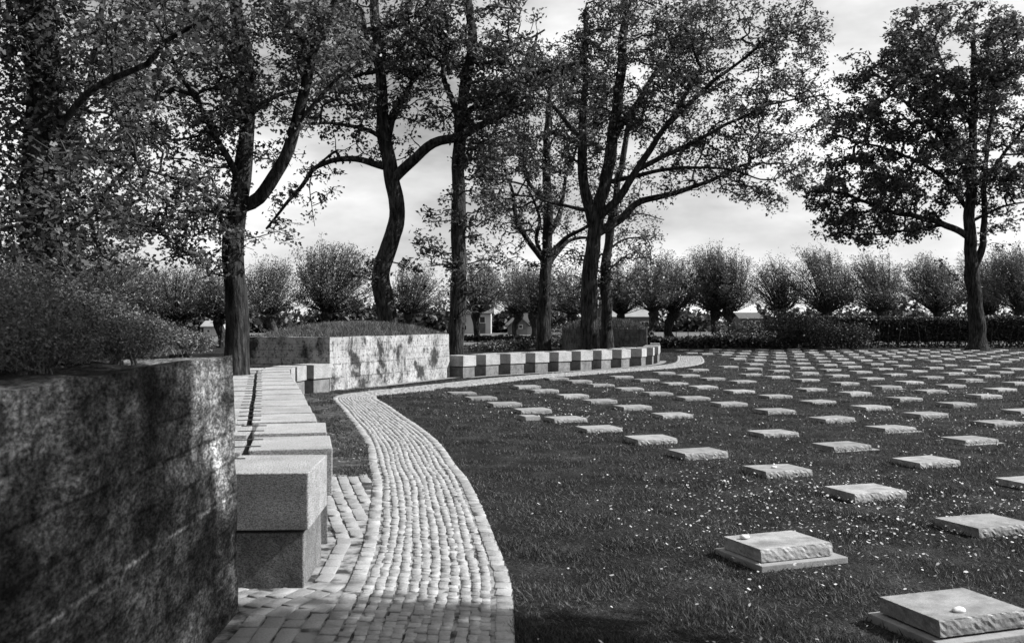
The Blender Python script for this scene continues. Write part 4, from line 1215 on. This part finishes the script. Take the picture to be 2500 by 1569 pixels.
# shrubs on the near wall
r_ = np.random.default_rng(5)
k = 0
for (x, y, wd_, h_) in [(-1.95,3.3,.75,.34),(-2.35,3.9,1.0,.50),(-2.05,4.2,.75,.38),(-2.6,4.6,1.0,.52),(-2.15,4.75,.7,.34),(-3.0,5.1,1.1,.48),(-2.35,5.2,.7,.30),(-1.95,5.15,.5,.20),(-1.82,3.75,.5,.24),(-1.80,4.55,.45,.2),(-3.4,4.5,1.2,.60),(-1.82,5.4,.35,.12)]:
    bush_at('low_shrub', (x, y, 1.47), wd_, wd_*.8, h_, ('wiry low shrub with pale stems on top of the lichen covered wall'), 15000 if wd_ > .6 else 7000, M['shrub'], .013, 'shrub', 'wiry shrubs on the near wall', 14, r_, .35, stem_r=.007, stemmat=M['shaded_granite_base'])
X_ = rng.uniform(-3.6, -1.70, 9000); Y_ = rng.uniform(2.2, 5.5, 9000)
gg = blades('mound_grass', np.c_[X_, Y_, 1.46+.07*np.clip((-1.5-X_), 0, 1)]-np.array(b1.location), .02, .07, .006, M['mound_grass'], b1, lean=.8)

# ------------------------------------------------------------------ far houses, gate, tree line
def house(name, label, X, Y, w_, d_, h_, rh, wall, roof, wins, rz=0.0, door=None, gable_x=False):
    e = empty(name, (X, Y, 0), rz); tag(e, label, 'house')
    bm = bmesh.new()
    pts = [(-w_/2, -d_/2), (w_/2, -d_/2), (w_/2, d_/2), (-w_/2, d_/2)]
    lo = [bm.verts.new((a, b, -.3)) for a, b in pts]; up = [bm.verts.new((a, b, h_)) for a, b in pts]
    for i in range(4): bm.faces.new((lo[i], lo[(i+1) % 4], up[(i+1) % 4], up[i]))
    if gable_x:
        g = [bm.verts.new((-w_/2, 0, h_+rh)), bm.verts.new((w_/2, 0, h_+rh))]
        bm.faces.new((up[1], up[2], g[1])); bm.faces.new((up[3], up[0], g[0]))
    else:
        g = [bm.verts.new((0, -d_/2, h_+rh)), bm.verts.new((0, d_/2, h_+rh))]
        bm.faces.new((up[0], up[1], g[0])); bm.faces.new((up[2], up[3], g[1]))
    bmo('wall', bm, wall, e)
    bm = bmesh.new(); o_ = .3; t = .12
    if gable_x:
        for s_ in (-1, 1):
            q = [(-w_/2-o_, s_*(d_/2+o_), h_-rh*o_/(d_/2)), (w_/2+o_, s_*(d_/2+o_), h_-rh*o_/(d_/2)), (w_/2+o_, 0, h_+rh), (-w_/2-o_, 0, h_+rh)]
            a = [bm.verts.new((x, y, z+.02)) for x, y, z in q]; b = [bm.verts.new((x, y, z+t)) for x, y, z in q]
            bm.faces.new(a); bm.faces.new(b)
            for i in range(4): bm.faces.new((a[i], a[(i+1) % 4], b[(i+1) % 4], b[i]))
    else:
        for s_ in (-1, 1):
            q = [(s_*(w_/2+o_), -d_/2-o_, h_-rh*o_/(w_/2)), (s_*(w_/2+o_), d_/2+o_, h_-rh*o_/(w_/2)), (0, d_/2+o_, h_+rh), (0, -d_/2-o_, h_+rh)]
            a = [bm.verts.new((x, y, z+.02)) for x, y, z in q]; b = [bm.verts.new((x, y, z+t)) for x, y, z in q]
            bm.faces.new(a); bm.faces.new(b)
            for i in range(4): bm.faces.new((a[i], a[(i+1) % 4], b[(i+1) % 4], b[i]))
    bmo('roof', bm, roof, e)
    for (x, z, ww, wh) in wins:
        bm = bmesh.new(); bmesh.ops.create_cube(bm, size=1)
        for v in bm.verts: v.co = Vector((x+v.co.x*ww, -d_/2-.02+v.co.y*.08, z+v.co.z*wh))
        wn = bmo('window', bm, M['wood'], e)
        bm = bmesh.new(); bmesh.ops.create_cube(bm, size=1)
        for v in bm.verts: v.co = Vector((x+v.co.x*(ww-.16), -d_/2-.055+v.co.y*.04, z+v.co.z*(wh-.16)))
        bmo('pane', bm, M['glass'], wn)
    if door:
        x, ww, wh = door
        bm = bmesh.new(); bmesh.ops.create_cube(bm, size=1)
        for v in bm.verts: v.co = Vector((x+v.co.x*ww, -d_/2-.03+v.co.y*.08, wh/2+v.co.z*wh))
        bmo('door', bm, M['roof'], e)
    return e
def hX(x, Z): return (x-1250)/FPX*Z
house('farm_house', 'white two storey house seen behind a pollard willow trunk', hX(1157, 128), 131, 4.4, 6, 2.6, 1.2, M['white'], M['roof'], [(-1.3, 1.75, .8, .9), (1.1, 1.75, .8, .9), (-1.3, .7, .8, .7)], door=(1.1, .8, 1.3), gable_x=True)
house('farm_cottage', 'small white gabled cottage with pale front in the far field', hX(1290, 120), 123, 2.6, 5, 1.7, 1.1, M['white'], M['roof'], [(-.55, 1.2, .5, .7), (.55, 1.2, .5, .7)], rz=-.15)
house('farm_shed', 'low grey shed with sloping pale roof beside the white cottage', hX(1263, 119), 121, 2.0, 4, 1.3, .9, M['brick'], M['roof_pale'], [(.2, .9, .5, .5)], rz=.1)
house('farm_barn', 'long barn with bright pale roof behind the field edge willows', hX(1545, 120), 128, 6, 8, 2.2, 2.6, M['brick'], M['roof_pale'], [(-2, 1.1, 1.0, .9), (2, 1.1, 1.0, .9)], gable_x=True)
house('farm_house', 'distant grey house with white window frames between young bushes', hX(1838, 140), 144, 3.0, 6, 1.9, .8, M['brick'], M['roof'], [(-.9, 1.2, .7, .8), (0, 1.2, .7, .8), (.9, 1.2, .7, .8)], gable_x=True)
house('farm_shed', 'white low shed left of the furrowed oak trunk', hX(508, 105), 108, 1.9, 3, 1.0, .5, M['white'], M['roof_pale'], [(-.4, .5, .4, .4)], gable_x=True)

gt = empty('field_gate', (hX(1354, 96), 96, 0)); tag(gt, 'white field gate with horizontal bars behind an oak trunk', 'gate')
def box_part(name, sx, sy, sz, x, y, z, mat, parent):
    bm = bmesh.new(); bmesh.ops.create_cube(bm, size=1)
    for v in bm.verts: v.co = Vector((v.co.x*sx, v.co.y*sy, v.co.z*sz))
    o = bmo(name, bm, mat, parent); o.location = (x, y, z); return o
for z in (.25, .5, .75): box_part('bar', 1.3, .05, .10, 0, 0, z, M['wood'], gt)
for x in (-.65, .65): box_part('gate_post', .1, .1, 1.0, x, .08, .45, M['wood'], gt)
fl = empty('wire_fence', (hX(1680, 98), 98, 0)); tag(fl, 'low post and wire fence across the pale field', 'fence')
for q in range(-9, 10):
    box_part('post', .07, .07, .9, q*1.2, rng.normal(0, .05), .4, M['bark'], fl)
for z in (.35, .7): box_part('wire', 22, .012, .012, 0, 0, z, M['iron'], fl)

r_ = np.random.default_rng(77)
# far wood along the horizon
VV = []
n = 26000
for (xa, xb, Z, h_, m) in [(-160, 160, 190, 7.0, 18000), (-75, 9, 140, 4.6, 12000), (18, 30, 150, 3.6, 2500), (40, 90, 160, 5, 4500)]:
    X = r_.uniform(xa, xb, m); hh = h_*(.6+.25*np.sin(X*.23)+.2*np.sin(X*.51+1)+.1*np.sin(X*1.3))
    VV.append(np.c_[X, Z+r_.normal(0, 2, m), np.abs(hh)*r_.random(m)**.7])
P = np.vstack(VV)
o = leaves('far_wood', P, .95, RHO, M['hedge'], None, up=.2)
tag(o, 'dark line of distant trees and bushes along the horizon', 'wood')
